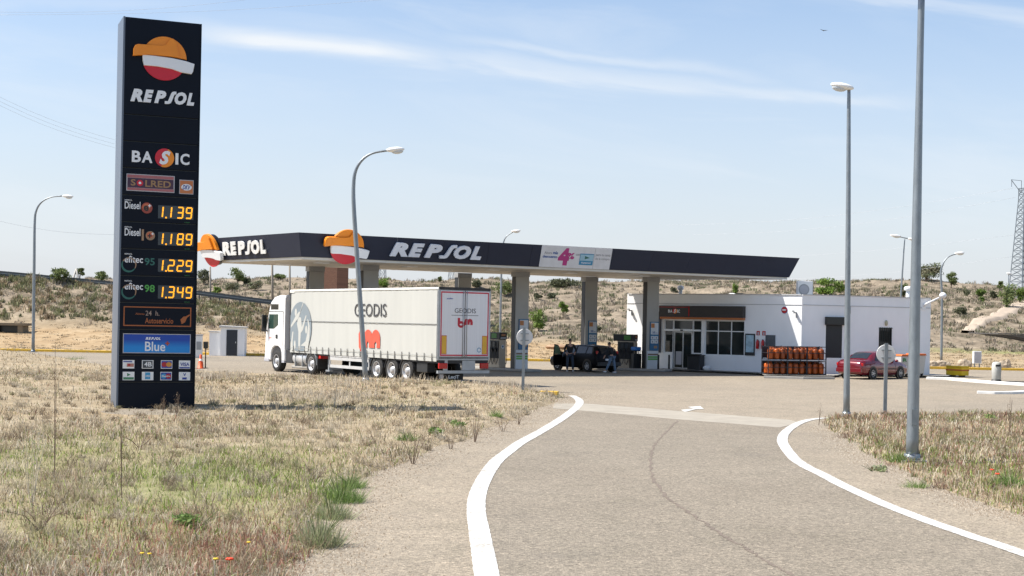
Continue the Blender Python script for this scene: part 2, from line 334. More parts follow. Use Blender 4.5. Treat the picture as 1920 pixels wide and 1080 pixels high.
tcg = n.new('ShaderNodeTexCoord').outputs['Object']
straw = ramp(n, l, noise(n, l, tcg, .9, 8, .7), [(.3, (.19, .15, .095)), (.5, (.33, .265, .175)), (.7, (.44, .37, .265))])
fine = noise(n, l, tcg, 14, 5, .75); straw = mixc(n, l, .75, straw, ramp(n, l, fine, [(.3, (.45, .43, .42)), (.5, (1, 1, 1)), (.7, (1.25, 1.22, 1.15))]), 'MULTIPLY')
ochre = ramp(n, l, noise(n, l, tcg, .6, 7, .7), [(.3, (.28, .19, .105)), (.55, (.38, .275, .16)), (.75, (.46, .37, .25))])
green = ramp(n, l, noise(n, l, tcg, 3, 5, .7), [(.3, (.12, .15, .04)), (.7, (.25, .28, .09))])
hillc = ramp(n, l, noise(n, l, tcg, .35, 9, .72), [(.32, (.12, .10, .068)), (.46, (.23, .185, .135)), (.6, (.33, .27, .20)), (.75, (.42, .35, .27))])
hillc = mixc(n, l, .8, hillc, ramp(n, l, noise(n, l, tcg, 2.2, 6, .75), [(.35, (.5, .52, .5)), (.55, (1, 1, 1)), (.7, (1.2, 1.15, 1.05))]), 'MULTIPLY')
at = n.new('ShaderNodeAttribute'); at.attribute_name = 'Col'; sx_ = n.new('ShaderNodeSeparateColor'); l.new(at.outputs['Color'], sx_.inputs[0])
c_ = mixc(n, l, sx_.outputs[0], straw, ochre); c_ = mixc(n, l, sx_.outputs[2], c_, hillc); c_ = mixc(n, l, sx_.outputs[1], c_, green)
l.new(c_, p.inputs['Base Color'])
bp = n.new('ShaderNodeBump'); bp.inputs['Strength'].default_value = .7; bp.inputs['Distance'].default_value = .06
l.new(mth(n, l, 'ADD', noise(n, l, tcg, 9, 6, .7), mth(n, l, 'MULTIPLY', noise(n, l, tcg, 1.6, 4), 2.)), bp.inputs['Height']); l.new(bp.outputs[0], p.inputs['Normal'])
gcol = np.stack([np.clip(och, 0, 1), grn, hil*(1-np.clip(och, 0, 1)*0)], -1).reshape(-1, 3)
g = npmesh('ground', np.stack([SX, TY, GZ], -1).reshape(-1, 3), fc, [gm_], gcol, True)
tag(g, 'dry straw-coloured ground with verges, field and the scrubby hillside behind the station', 'ground', kind='structure')
def terrain_hit(px, py, d0=97, d1=260):
    r = ray(px, py); D = np.arange(d0, d1, .5); z = CAMH+r[2]*D; h = Hg(r[0]*D, D); k = np.nonzero(z < h)[0]
    D = D[k[0]] if len(k) else 196.; return Vector((r[0]*D, D, hz(r[0]*D, D)))

# ---------------------------------------------------------------- roads and markings
def asphalt(name, a, b, chip, tint):
    m = bpy.data.materials.new(name); m.use_nodes = True; n = m.node_tree.nodes; l = m.node_tree.links; p = n['Principled BSDF']; p.inputs['Roughness'].default_value = .88; p.inputs['Specular IOR Level'].default_value = .25
    t = n.new('ShaderNodeTexCoord').outputs['Object']
    base = ramp(n, l, noise(n, l, t, .22, 6, .6), [(.3, a), (.7, b)])
    base = mixc(n, l, mth(n, l, 'MULTIPLY', mth(n, l, 'SUBTRACT', noise(n, l, t, .07, 4, .5, 1.5), .42), 3, True), base, tint)
    v = n.new('ShaderNodeTexVoronoi'); v.inputs['Scale'].default_value = 38; l.new(t, v.inputs[0]); sv = n.new('ShaderNodeSeparateColor'); l.new(v.outputs['Color'], sv.inputs[0])
    sp_ = ramp(n, l, sv.outputs[0], [(0, (.55, .53, .52)), (.35, (.88, .87, .86)), (.75, (1.08, 1.06, 1.03)), (1, chip)])
    base = mixc(n, l, .8, base, sp_, 'MULTIPLY')
    base = mixc(n, l, .7, base, ramp(n, l, noise(n, l, t, 1.1, 6, .7, .6), [(.32, (.84, .85, .83)), (.5, (1, 1, 1)), (.7, (1.07, 1.06, 1.05))]), 'MULTIPLY')
    vv = n.new('ShaderNodeTexVoronoi'); vv.feature = 'DISTANCE_TO_EDGE'; vv.inputs['Scale'].default_value = .16; dv = n.new('ShaderNodeVectorMath'); dv.operation = 'ADD'
    nz = n.new('ShaderNodeTexNoise'); nz.inputs['Scale'].default_value = .9; nz.inputs['Detail'].default_value = 6; l.new(t, nz.inputs[0]); sc2 = n.new('ShaderNodeVectorMath'); sc2.operation = 'SCALE'; sc2.inputs['Scale'].default_value = 2.2; l.new(nz.outputs['Color'], sc2.inputs[0]); l.new(t, dv.inputs[0]); l.new(sc2.outputs[0], dv.inputs[1]); l.new(dv.outputs[0], vv.inputs[0])
    hair = mth(n, l, 'MULTIPLY', mth(n, l, 'SUBTRACT', .0035, vv.outputs['Distance']), 400, True); hair = mth(n, l, 'MULTIPLY', hair, mth(n, l, 'MULTIPLY', mth(n, l, 'SUBTRACT', noise(n, l, t, .12, 2), .52), 8, True))
    base = mixc(n, l, mth(n, l, 'MULTIPLY', hair, .35), base, (.1, .085, .07))
    base = mixc(n, l, .6, base, ramp(n, l, noise(n, l, t, 11, 4, .8), [(.3, (.7, .7, .7)), (.7, (1.22, 1.2, 1.18))]), 'MULTIPLY')
    # tyre-worn streaks and oil stains
    st = mth(n, l, 'MULTIPLY', mth(n, l, 'SUBTRACT', noise(n, l, t, .5, 3, .5), .62), 6, True)
    base = mixc(n, l, mth(n, l, 'MULTIPLY', st, .3), base, (.09, .085, .08))
    l.new(base, p.inputs['Base Color'])
    bp = n.new('ShaderNodeBump'); bp.inputs['Strength'].default_value = .55; bp.inputs['Distance'].default_value = .012; l.new(v.outputs['Distance'], bp.inputs['Height']); l.new(bp.outputs[0], p.inputs['Normal'])
    return m
am = asphalt('forecourt_asphalt', (.275, .236, .184), (.325, .28, .218), (1.55, 1.5, 1.42), (.26, .228, .182))
ar = asphalt('road_asphalt', (.218, .19, .15), (.26, .228, .182), (1.6, 1.55, 1.5), (.232, .206, .166))
def sheet(name, poly, z, m, label, cat):
    b = MB(); b.slab(poly, z-.003, z); return tag(b.build(name, m), label, cat, kind='structure')
sheet('forecourt', [(-90, -30), (90, -30), (90, KY), (-90, KY)], 0, am, 'pale pinkish asphalt of the filling station forecourt', 'forecourt')
LL = [(1072, 742), (1083, 748), (1087, 755), (1080, 765), (1070, 773), (1052, 786), (1028, 801), (1002, 816), (975, 831), (952, 848), (933, 863), (919, 880), (908, 898), (900, 915), (894.5, 933), (893, 960), (899, 1000), (905, 1035), (913, 1080), (940, 1200), (990, 1400)]
RL = [(1559, 784), (1538, 785), (1518, 787.6), (1500, 793), (1484, 801.7), (1473, 811), (1468, 819), (1467, 828), (1471.5, 838), (1481, 851), (1493, 863.6), (1514, 877), (1540, 889.5), (1575, 908), (1612, 925.5), (1655, 945), (1698, 962), (1740, 978), (1783, 993), (1826, 1008), (1869, 1021.6), (1920, 1039.5), (2060, 1088), (2300, 1170)]
lw, rw_ = [G(*p) for p in LL], [G(*p) for p in RL]
rp = [G(*p) for p in LL[3:]]+[(6, 6)]+[G(*p) for p in RL[::-1][:-5]]+[G(1462, 801), G(1275, 786), G(1100, 771)]
sheet('road', rp, .004, ar, 'grey-brown access road curving between two white edge lines', 'road')
def strip(pts, wd, z, jit=0.):
    P_ = [(x+R_.uniform(-jit, jit), y+R_.uniform(-jit, jit)) for x, y in strokepoly(pts, wd)]; n = len(pts); b = MB()
    for i in range(n-1):
        q = [P_[i], P_[i+1], P_[2*n-2-i], P_[2*n-1-i]]; b.add([(x, y, z) for x, y in q], [(0, 3, 2, 1)])
    return b
def dense(pts, k=6):
    out = []
    for i in range(len(pts)-1):
        p0, p1, p2, p3 = [Vector(pts[max(0, min(len(pts)-1, j))]) for j in (i-1, i, i+1, i+2)]
        for j in range(k):
            t = j/k; out.append(tuple(.5*((2*p1)+(p2-p0)*t+(2*p0-5*p1+4*p2-p3)*t*t+(3*p1-p0-3*p2+p3)*t**3)))
    return out+[tuple(pts[-1])]
tag(strip(dense(lw, 14), .26, .011, .004).build('road_edge_line', wpaint), 'left white edge line curving along the access road', 'road marking', kind='structure')
tag(strip(dense(rw_, 14), .24, .011, .004).build('road_edge_line', wpaint), 'right white edge line hooking round the grass verge', 'road marking', kind='structure')
cst = mat('concrete_channel', (.33, .295, .24), .9, 0, .14, 1.5, .3, 60)
sheet('concrete_channel', [G(*p) for p in [(1040, 757), (1100, 757), (1275, 771), (1480, 787.5), (1500, 793), (1463, 802), (1275, 787), (1100, 771), (1036, 766)]], .008, cst, 'pale concrete drainage strip crossing the mouth of the access road', 'drainage strip')
ck = [(1271, 789), (1250, 810), (1228, 834), (1222, 850), (1219.6, 868), (1222, 890), (1228, 906), (1249.5, 932), (1268, 945), (1292, 962), (1322, 982), (1356, 1004.6), (1388, 1023), (1420, 1043), (1476, 1073), (1560, 1120)]
ckw = dense([G(*p) for p in ck], 10); ckw = [(x+R_.uniform(-.03, .03), y+R_.uniform(-.05, .05)) for x, y in ckw]
tar = mat('tar_crack', (.17, .135, .105), .9, 0, .3, 8)
tag(strip(ckw, [R_.uniform(.02, .075) for _ in ckw], .0075).build('road_crack', tar), 'dark ragged crack wandering down the middle of the access road', 'crack', kind='structure')
jw = dense([G(*p) for p in [(1100, 756.5), (1190, 764), (1275, 771)]], 8)
tag(strip(jw, .05, .0115).build('pavement_joint', tar), 'thin dark joint along the far side of the concrete strip', 'joint', kind='structure')
ap = [G(*p) for p in [(1277, 769), (1300, 766.5), (1290, 763.5), (1313, 762), (1320, 767.5), (1305, 768), (1284, 773)]]
sheet('painted_arrow', ap, .012, wpaint, 'worn white painted arrow on the forecourt beyond the concrete strip', 'road marking')
def kerb(pts, wd, h, m, name, label, z0=0.):
    b = MB(); P_ = strokepoly(pts, wd); n = len(pts)
    for i in range(n-1): b.slab([P_[i], P_[i+1], P_[2*n-2-i], P_[2*n-1-i]], z0-.05, z0+h)
    return tag(b.build(name, m, bevel=.02), label, 'kerb', kind='structure')
kerb([(-80+i*8, KY+.15) for i in range(21)], .3, .16, yellow, 'kerb', 'long faded yellow kerb along the back of the forecourt')
kerb([G(1012, 740), G(1047, 741)], .32, .14, yellow, 'kerb', 'short yellow kerb end at the tip of the left verge')
wk = mat('whitewashed_kerb', (.76, .75, .72), .85, 0, .15, 2, .2, 40)
kl = [G(1432, 709), G(1505, 711), G(1562, 711)]
kerb(kl, .3, .12, conc, 'kerb', 'low concrete kerb in front of the gas bottle cages')
kerb([G(1738, 711), G(1780, 712.5), G(1830, 717), G(1870, 720), G(1935, 724), G(2100, 734)], .35, .13, wk, 'kerb', 'whitewashed kerb running right from the shop corner behind the litter bin')
kerb([G(1832, 737.5), G(1862, 738.5), G(1890, 738.5), G(1925, 737), G(2100, 733)], .42, .1, wk, 'kerb', 'white painted island kerb nearer than the litter bin')
A, B_, C_ = (6.7, 83.1), (15.58, 76.5), (23.3, 79.2)
KA, KB = math.dist(A, B_)/11.4865, math.dist(B_, C_)/8.1933
aA = math.atan2(B_[1]-A[1], B_[0]-A[0]); aB = math.atan2(C_[1]-B_[1], C_[0]-B_[0])
nA, nB = Vector((math.sin(aA), -math.cos(aA))), Vector((math.sin(aB), -math.cos(aB)))
sheet('pavement', [(A[0]+nA.x*1.1-1.2, A[1]+nA.y*1.1+1), (B_[0]+nA.x*1.3-1.5, B_[1]+nA.y*1.3+1), G(1433, 707), G(1562, 708.5), G(1575, 706), (C_[0]+nB.x*1.6, C_[1]+nB.y*1.6), (C_[0]+1.2, C_[1]), (21, 87.4), (12, 90)], .11, conc, 'raised concrete pavement skirting the white shop', 'pavement')

# ---------------------------------------------------------------- logos
def word(mb, x0, x1, z0, z1, y, ext):
    W_ = x1-x0; H_ = z1-z0
    for ch, a, b in (('R', 0, .192), ('E', .198, .358), ('P', .37, .555), ('O', .69, .875), ('L', .88, 1.)):
        mb.text(ch, x0+a*W_, x0+b*W_, z0, z1, y, ext, .062, .26)
    S = [(.995, .90), (.93, .90), (.84, .90), (.76, .86), (.70, .76), (.62, .55), (.53, .30), (.46, .16), (.36, .1), (.24, .1), (.1, .1)]
    S = [(x0+(.515+.20*a)*W_, z0+b*H_) for a, b in S]
    mb.prism(strokepoly(S, [.22*H_]*3+[.27*H_]*5+[.22*H_]*3), y-ext, y)
def logo(parent, Mx, cx, cz, r, y, d):
    """orange cap, white band, red base, each standing at its own depth"""
    k = r/122.
    def T(p): return [(cx+a*k, cz-b*k) for a, b in p]
    arc = lambda a0, a1, n: [(122*math.cos(math.radians(a0+(a1-a0)*i/n)), -122*math.sin(math.radians(a0+(a1-a0)*i/n))) for i in range(n+1)]
    bk = MB(); bk.M = Mx; bk.prism(ell(cx+4*k, cz-3*k, r*.93, r*.93), y, y+d); bk.build('emblem_backing', black, parent)
    rd = MB(); rd.M = Mx; rd.prism(T([(-112, 46)]+arc(204, 336, 16)+[(108, 54)]), y-d*.3, y+.001); rd.build('emblem_base', red, parent, bevel=.02*r)
    cp = MB(); cp.M = Mx; cp.prism(T([(-172, 0), (-170, -40), (-162, -58), (-148, -66), (-66, -68)]+arc(145, 0, 18)[0:]+[(117, -4), (40, -12), (-90, -12)]), y-d*.55, y+.001)
    cp.prism(T([(-172, 0), (-170, -40), (-162, -58), (-148, -66), (-20, -68), (6, -76), (28, -112), (44, -113), (62, -92), (70, -60), (80, -10), (40, -12), (-90, -12)]), y-d*.95, y-d*.56); cp.build('emblem_cap', orange, parent, bevel=.03*r)
    wb = MB(); wb.M = Mx; wb.prism(T([(-121, -10), (-60, -10), (40, -5), (120, 6), (166, 18), (158, 62), (150, 76), (90, 70), (40, 56), (-40, 48), (-112, 48), (-119, 20)]), y-d*.75, y+.001); wb.build('emblem_band', lit_w, parent, bevel=.02*r)

# ---------------------------------------------------------------- price totem
tl, tr = G(219, 766), G(364, 765.3)
aT = math.atan2(tr[1]-tl[1], tr[0]-tl[0]); WT = math.hypot(tr[0]-tl[0], tr[1]-tl[1]); HT = 10.72
tot = thing('price_totem', 'tall dark navy fuel price totem with orange and red emblem standing in the dry grass', 'price sign', (tl[0], tl[1], -.02), aT)
MPX = HT/737.
def tz(py): return HT-(py-29.5)*MPX
fr = mat('totem_side_metal', (.13, .155, .2), .45, .3, .1, 1.5, stretch=(1, 1, .3))
b = MB(); b.box(-.02, .03, 0.01, 1.25, 0, HT); b.build('side_panel', fr, tot)
b = MB(); b.box(.05, WT-.04, .06, 1.2, .02, HT-.02); b.build('core', black, tot)
b = MB(); b.box(WT-.03, WT+.01, .01, 1.25, .02, HT-.01); b.build('side_panel', navy, tot)
seams = [29.5, 213, 263, 313, 364, 414.5, 465, 515.6, 566, 616.7, 666, 716, 766]
for s0, s1 in zip(seams, seams[1:]):
    b = MB(); b.box(.032, WT-.035, 0, .1, tz(s1)+.015, tz(s0)-.012); b.build('panel', navy, tot, bevel=.012)
TXM = WT/145.
def tx(px, py): return (px-(232-13*(py-29.5)/737.))*TXM
def tp(mb, x0, y0, x1, y1, y=-.001, e=.004): X0 = tx(x0, (y0+y1)/2); X1 = tx(x1, (y0+y1)/2); mb.box(X0, X1, y-e, y, tz(y1), tz(y0)); return mb
logo(tot, None, tx(306, 108)+.0, tz(103), .60, -.002, .12)
b = MB(); word(b, tx(243, 178), tx(363, 178), tz(188), tz(164), 0, .03); b.build('lettering', lit_w, tot)
# cheaper shop name: letters either side of a round two-colour badge
def basic(par, X0, X1, Z0, Z1, y, e, M=None):
    w_ = X1-X0; h = Z1-Z0
    b = MB(); b.M = M
    for ch, a, c in (('B', 0, .155), ('A', .17, .355), ('I', .755, .805), ('C', .84, 1)): b.text(ch, X0+a*w_, X0+c*w_, Z0+.08*h, Z1-.12*h, y, e, .03)
    b.build('lettering', lit_w, par)
    cx, cz, r = X0+.565*w_, (Z0+Z1)/2, h*.66
    b = MB(); b.M = M; b.prism(ell(cx, cz, r, r, 24, math.radians(70), math.radians(250)), y-e*.6, y); b.build('badge', red, par)
    b = MB(); b.M = M; b.prism(ell(cx, cz, r, r, 24, math.radians(-110), math.radians(70)), y-e*.6, y); b.build('badge', orange, par)
    b = MB(); b.M = M; b.text('S', cx-r*.55, cx+r*.6, cz-r*.72, cz+r*.75, y-e*.6, e*.6, .045, .3); b.build('lettering', lit_w, par)
basic(tot, tx(246, 290), tx(354, 290), tz(304), tz(277), -.001, .02)
pink = mat('faded_pink_sign', (.36, .12, .13), .5, 0, .06); purp = mat('dull_purple_sign', (.05, .02, .05), .5); salm = mat('salmon_sign', (.5, .17, .06), .5)
wl = mat('pale_grey_print', (.42, .42, .45), .5)
b = MB(); tp(b, 236, 324, 326, 356, e=.006); b.build('card_sign', wl, tot)
b = MB(); tp(b, 237.5, 325.5, 324.5, 331, y=-.007); tp(b, 237.5, 350, 324.5, 354.5, y=-.007); b.build('card_sign_stripe', pink, tot)
b = MB(); tp(b, 238, 331.5, 324, 349.5, y=-.007); b.build('card_sign_field', purp, tot)
b = MB(); b.text('S', tx(244, 340), tx(253, 340), tz(346), tz(334), -.012, .003, .02); b.text('LRED', tx(271, 340), tx(319, 340), tz(347), tz(334.5), -.012, .003, .02); b.build('lettering', mat('gold_print', (.32, .19, .09), .5), tot)
b = MB(); o_ = (tx(261, 340), tz(340.5)); b.prism(ell(*o_, .085, .085), -.016, -.012); b.k = 1; b.prism(ell(*o_, .035, .035), -.019, -.0165); b.build('badge', [red, lit_w], tot)
b = MB(); tp(b, 335, 330, 362, 357, e=.006); b.k = 1; tp(b, 336.2, 331.5, 360.8, 355.7, y=-.007); b.k = 2; b.prism(ell(tx(348.5, 343.5), tz(344), .145, .09), -.016, -.012); b.k = 3; b.text('DKV', tx(341, 343), tx(356, 343), tz(348.5), tz(340), -.017, .003, .02, .3); b.build('card_sign', [wl, salm, lit_w, mat('deep_blue_print', (.01, .04, .3), .5)], tot)
scr = mat('display_screen', (.035, .045, .055), .3, 0, .1, 20)
grnp = mat('green_print', (.04, .2, .06), .5); tealp = mat('teal_print', (.02, .12, .10), .5); tanp = mat('tan_print', (.32, .2, .12), .5)
for i, (y0, price, fuel) in enumerate([(364, '1139', 'd'), (414.5, '1189', 'd'), (465, '1229', 'e'), (515.6, '1349', 'e')]):
    off = 1.5
    b = MB(); tp(b, 295, y0+off+15, 362, y0+off+40, e=.006); b.build('price_display', scr, tot)
    h = 20*MPX
    for ch, cx in zip(price, (298, 314, 331, 347.5)): b = MB(); b.seg7(ch, tx(cx-(5 if ch == '1' else 0), y0+28)+(.0), tz(y0+off+37.5), 10*TXM, h, -.0085, .036); b.build('price_digit', amber, tot)
    b = MB(); b.box(tx(308.5, y0+38), tx(311.5, y0+38), -.014, -.0085, tz(y0+off+39.3), tz(y0+off+36.5)); b.build('decimal_point', amber, tot)
    b = MB(); b.text('Diesel' if fuel == 'd' else 'efitec', tx(233, y0+20), tx(262 if fuel == 'd' else 267, y0+20), tz(y0+26), tz(y0+12 if fuel == 'd' else y0+13), -.001, .004, .012); b.text('REPSOL', tx(233, y0+10), tx(247, y0+10), tz(y0+11), tz(y0+8.5), -.001, .003, .01); b.build('fuel_name', lit_w, tot)
    b = MB(); b.text('neotech', tx(345, y0+46), tx(355, y0+46), tz(y0+48), tz(y0+45.5), -.001, .003); b.build('small_print', grnp, tot)
    if fuel == 'd':
        cx_, cz_ = (tx(274, y0+24), tz(y0+23)) if i == 0 else (tx(280.5, y0+24), tz(y0+24.5)); rr = .15 if i == 0 else .125
        b = MB(); b.prism(ell(cx_, cz_, rr, rr), -.02, -.001)
        b.k = 1; b.prism(ell(cx_-rr*.1, cz_+rr*.15, rr*.72, rr*.66), -.022, -.0205)
        b.k = 2; b.text('e' if i == 0 else '+', cx_-rr*.6, cx_+rr*.3, cz_-rr*.55, cz_+rr*.45, -.0225, .003, .03); b.k = 3; b.text('+', cx_+rr*.2, cx_+rr*.75, cz_+rr*.15, cz_+rr*.7, -.0225, .003, .04)
        if i: b.k = 0; b.text('1', tx(264.5, y0+24), tx(268.5, y0+24), tz(y0+34), tz(y0+13), -.001, .005, .03)
        b.build('fuel_badge', [mat('fuel_red', (.3, .05, .03), .4) if i == 0 else tanp, mat('fuel_orange', (.5, .12, .05), .4), black, lit_w], tot)
    else:
        cx_, cz_ = tx(241, y0+30), tz(y0+30)
        b = MB(); pts = [(cx_+.185*math.cos(t), cz_+.185*math.sin(t)) for t in np.linspace(math.radians(150), math.radians(330), 18)]
        b.prism(strokepoly(pts, [.02+.035*math.sin(math.pi*j/17) for j in range(18)]), -.005, -.001)
        b.k = 1; pts = [(cx_+.185*math.cos(t), cz_+.185*math.sin(t)) for t in np.linspace(math.radians(-30), math.radians(150), 18)]
        b.prism(strokepoly(pts, [.02+.02*math.sin(math.pi*j/17) for j in range(18)]), -.005, -.001); b.build('fuel_ring', [tealp, tanp], tot)
        b = MB(); b.text('95' if i == 2 else '98', tx(270, y0+24), tx(289, y0+24), tz(y0+30), tz(y0+16), -.001, .004, .02); b.build('octane_number', tealp if i == 2 else mat('bright_green_print', (.07, .32, .06), .5), tot)
# opening hours panel
def frame2(mb, x0, y0, x1, y1, t, y=-.001, e=.004):
    X0, X1, Z0, Z1 = tx(x0, (y0+y1)/2), tx(x1, (y0+y1)/2), tz(y1), tz(y0)
    mb.box(X0, X1, y-e, y, Z1-t, Z1); mb.box(X0, X1, y-e, y, Z0, Z0+t); mb.box(X0, X0+t, y-e, y, Z0+t, Z1-t); mb.box(X1-t, X1, y-e, y, Z0+t, Z1-t)
b = MB(); frame2(b, 231, 573, 358, 610, .03); b.text('Autoservicio', tx(271, 599), tx(324, 599), tz(604.5), tz(594), -.001, .004, .012)
b.text('Abierto', tx(253, 587), tx(270, 587), tz(588.5), tz(585), -.001, .003, .01)
b.prism([(tx(340, 598)+a*.018, tz(605)+c*.018) for a, c in [(0, 0), (5, 3), (8, 10), (14, 15), (11, 15), (6, 12), (3, 12), (-2, 7)]], -.006, -.001); b.build('lettering', mat('dim_orange_print', (.35, .1, .025), .5), tot)
b = MB(); b.text('24  h.', tx(272, 585), tx(298, 585), tz(590), tz(580.5), -.001, .004, .01); b.build('lettering', mat('brown_grey_print', (.3, .22, .18), .5), tot)
# blue panel
bl = mat('blue_panel', (.0, .14, .5), .35, 0, .05); bl.node_tree.nodes['Color Ramp'].color_ramp.elements[0].color = (.0, .05, .36, 1); bl.node_tree.nodes['Color Ramp'].color_ramp.elements[1].color = (.0, .22, .62, 1)
gt = bl.node_tree; gr_ = gt.nodes.new('ShaderNodeSeparateXYZ'); gt.links.new(gt.nodes['Texture Coordinate'].outputs['Generated'], gr_.inputs[0])
iv = gt.nodes.new('ShaderNodeMath'); iv.operation = 'SUBTRACT'; iv.inputs[0].default_value = 1; gt.links.new(gr_.outputs[2], iv.inputs[1]); gt.links.new(iv.outputs[0], gt.nodes['Color Ramp'].inputs[0])
b = MB(); frame2(b, 230, 624, 357, 661, .02, e=.008); b.build('panel_trim', wl, tot)
b = MB(); tp(b, 231.5, 625.5, 355.5, 659.5, e=.005); b.build('blue_panel', bl, tot)
b = MB(); b.text('Blue', tx(271, 647), tx(309, 647), tz(657), tz(639), -.0065, .004, .012); word(b, tx(272, 633), tx(300, 633), tz(635.5), tz(630.5), -.0065, .003); b.build('lettering', lit_w, tot)
b = MB(); b.text('+', tx(309, 642), tx(317, 642), tz(646), tz(638), -.0065, .004, .05); b.build('plus_sign', mat('dull_red_print', (.4, .06, .03), .5), tot)
# eight card plates
CC = {'c': (.75, .76, .76), 'r': (.4, .02, .03), 'o': (.55, .25, .04), 'b': (.02, .05, .3), 'lb': (.05, .28, .5), 'g': (.05, .2, .1), 'k': (.05, .06, .07), 's': (.45, .2, .15)}
cm = {k: mat('card_print_'+k, v, .5) for k, v in CC.items()}
for j, (x, y) in enumerate([(240.5, 682), (276, 682), (311.5, 682), (345.5, 682), (240.5, 704), (276, 704), (310.5, 704), (345.5, 704)]):
    b = MB(); ms = [cm['c']]; X, Z = tx(x, y), tz(y); hw, hh = .155, .115
    b.prism(rectpoly(X-hw, X+hw, Z-hh, Z+hh), -.006, -.001)
    def put(key, poly):
        ms.append(cm[key]); b.k = len(ms)-1; b.prism(poly, -.0085-.001*len(ms), -.0065-.001*len(ms)+.0005)
    rp_ = lambda a, c, d, e: rectpoly(X+a*hw, X+c*hw, Z+d*hh, Z+e*hh)
    def tt_(key, s, a, c, d, e): ms.append(cm[key]); b.k = len(ms)-1; b.text(s, X+a*hw, X+c*hw, Z+d*hh, Z+e*hh, -.009-.001*len(ms), .002, .02)
    if j == 0: put('s', rp_(-.3, .9, -.6, .2)); put('b', rp_(-.9, .6, .5, .75)); put('r', rp_(-.1, .3, -.4, .1))
    if j == 1: put('k', rp_(-.85, .85, -.85, .85)); tt_('c', '4B', -.6, .7, -.5, .6)
    if j == 2: put('b', rp_(-.9, .9, -.85, .85)); put('r', ell(X-.4*hw, Z, .5*hw, .6*hh, 14)); put('o', ell(X+.4*hw, Z, .5*hw, .6*hh, 14))
    if j == 3: put('b', rp_(-.92, .92, -.9, -.6)); tt_('b', 'VISA', -.75, .85, -.35, .5)
    if j == 4: put('g', rp_(-.9, .9, -.85, -.3)); put('g', [(X-.25*hw, Z-.1*hh), (X+.35*hw, Z+.3*hh), (X-.25*hw, Z+.7*hh)])
    if j == 5: put('lb', rp_(-.45, .45, -.75, .85)); tt_('c', 'AMEX', -.4, .4, -.2, .2)
    if j == 6: put('b', rp_(-.9, .9, -.85, .85)); put('lb', ell(X-.4*hw, Z, .5*hw, .62*hh, 14)); put('r', ell(X+.4*hw, Z, .5*hw, .62*hh, 14)); tt_('c', 'Maestro', -.7, .7, -.18, .22)
    if j == 7: put('b', rp_(-.4, .4, -.8, -.3)); tt_('b', 'V', -.25, .25, 0, .75)
    b.build('card_plate', ms, tot)

# ---------------------------------------------------------------- street lamps
def lamp(name_label, base, pts, r0, r1, head, group='street lamps', style='arm', rotdir=1, parent_z=None):
    """pts: pole line in metres from its base, in the vertical plane facing the road; head: (position, length)"""
    D = base[1]; z0 = max(0., hz(*base)); t = thing('street_lamp', name_label, 'street lamp', (base[0], D, z0), 0, group)
    q = dense([(a, c) for a, c in pts], 5) if len(pts) > 2 else pts
    ln = len(q); b = MB(); b.tube([(a, 0, c) for a, c in q], [r0+(r1-r0)*min(1, i/(ln-1)*1.2) for i in range(ln)], 12); b.build('pole', galv, t)
    b = MB(); b.tube([(0, 0, -.02), (0, 0, .14)], r0*1.25, 12); b.box(-r0*2, r0*2, -r0*2, r0*2, -.05, .03); b.build('base_plate', galv, t)
    b = MB(); b.box(-r0*.5, r0*.5, -r0-.015, -r0+.02, .7, 1.0); b.build('hatch', galv, t)
    for (hx, hz_), ln_, sl in head:
        hd = MB(); hd.M = Matrix.Translation((hx, 0, hz_)) @ Matrix.Rotation(-sl, 4, 'Y')
        hd.ball((0, 0, .02), (ln_/2, .15, .1)); hd.build('lamp_head', white, t)
        hd = MB(); hd.M = Matrix.Translation((hx, 0, hz_)) @ Matrix.Rotation(-sl, 4, 'Y'); hd.ball((-.08*rotdir*-1, 0, -.05), (ln_/2*.62, .12, .1)); hd.build('lamp_glass', mat('lamp_lens', (.55, .58, .6), .15, 0, .05), t)
    return t
def rel(base_px, D, pts):
    b = P(*base_px, D); return [((P(x, y, D)-b).x, (P(x, y, D)-b).z) for x, y in pts]
def lamp_px(label, bx, by, pts, r0, r1, heads, D=None, **k):
    if D is None: g_ = G(bx, by); D = g_[1]
    b0 = P(bx, by, D); pr = rel((bx, by), D, pts); z0 = max(0, hz(b0.x, D)); dz = b0.z-z0
    pr = [(x, z+dz) for x, z in pr]; pr[0] = (0, 0)
    hs = [((rel((bx, by), D, [h[:2]])[0][0], rel((bx, by), D, [h[:2]])[0][1]+dz), h[2], h[3]) for h in heads]
    return lamp(label, (b0.x, D), pr, r0, r1, hs, **k)
lamp_px('leaning galvanised street lamp with curved arm in front of the lorry', 686, 713, [(686, 713), (675, 560), (664, 400), (663, 345), (668, 317), (681, 298), (700, 287), (728, 282)], .1, .04, [(741, 281.5, .7, .08)], D=52.5, style='arm')
lamp_px('far street lamp with curved arm at the left edge of the field', 62, 660, [(62, 660), (64, 500), (65, 420), (68, 395), (78, 379), (95, 370), (116, 367.5)], .11, .04, [(127, 368.5, .75, -.03)], D=93.5)
lamp_px('slim street lamp with a single egg-shaped head on the right', 1587, 781, [(1587, 781), (1590, 480), (1591.5, 200), (1592, 172)], .1, .045, [(1579, 163, .7, -.17)], rotdir=-1)
lamp_px('thick galvanised lamp pole nearest the camera, its top out of the picture', 1710, 872, [(1710, 872), (1716, 560), (1722, 260), (1728, -20)], .125, .065, [(1716, -32, .7, -.17)], D=27.2, rotdir=-1)
lamp_px('street lamp rising behind the middle of the canopy roof', 937, 661, [(937, 661), (939, 560), (941, 480), (944, 455), (950, 443), (962, 435)], .1, .04, [(967, 433.5, .8, .12)], D=113)
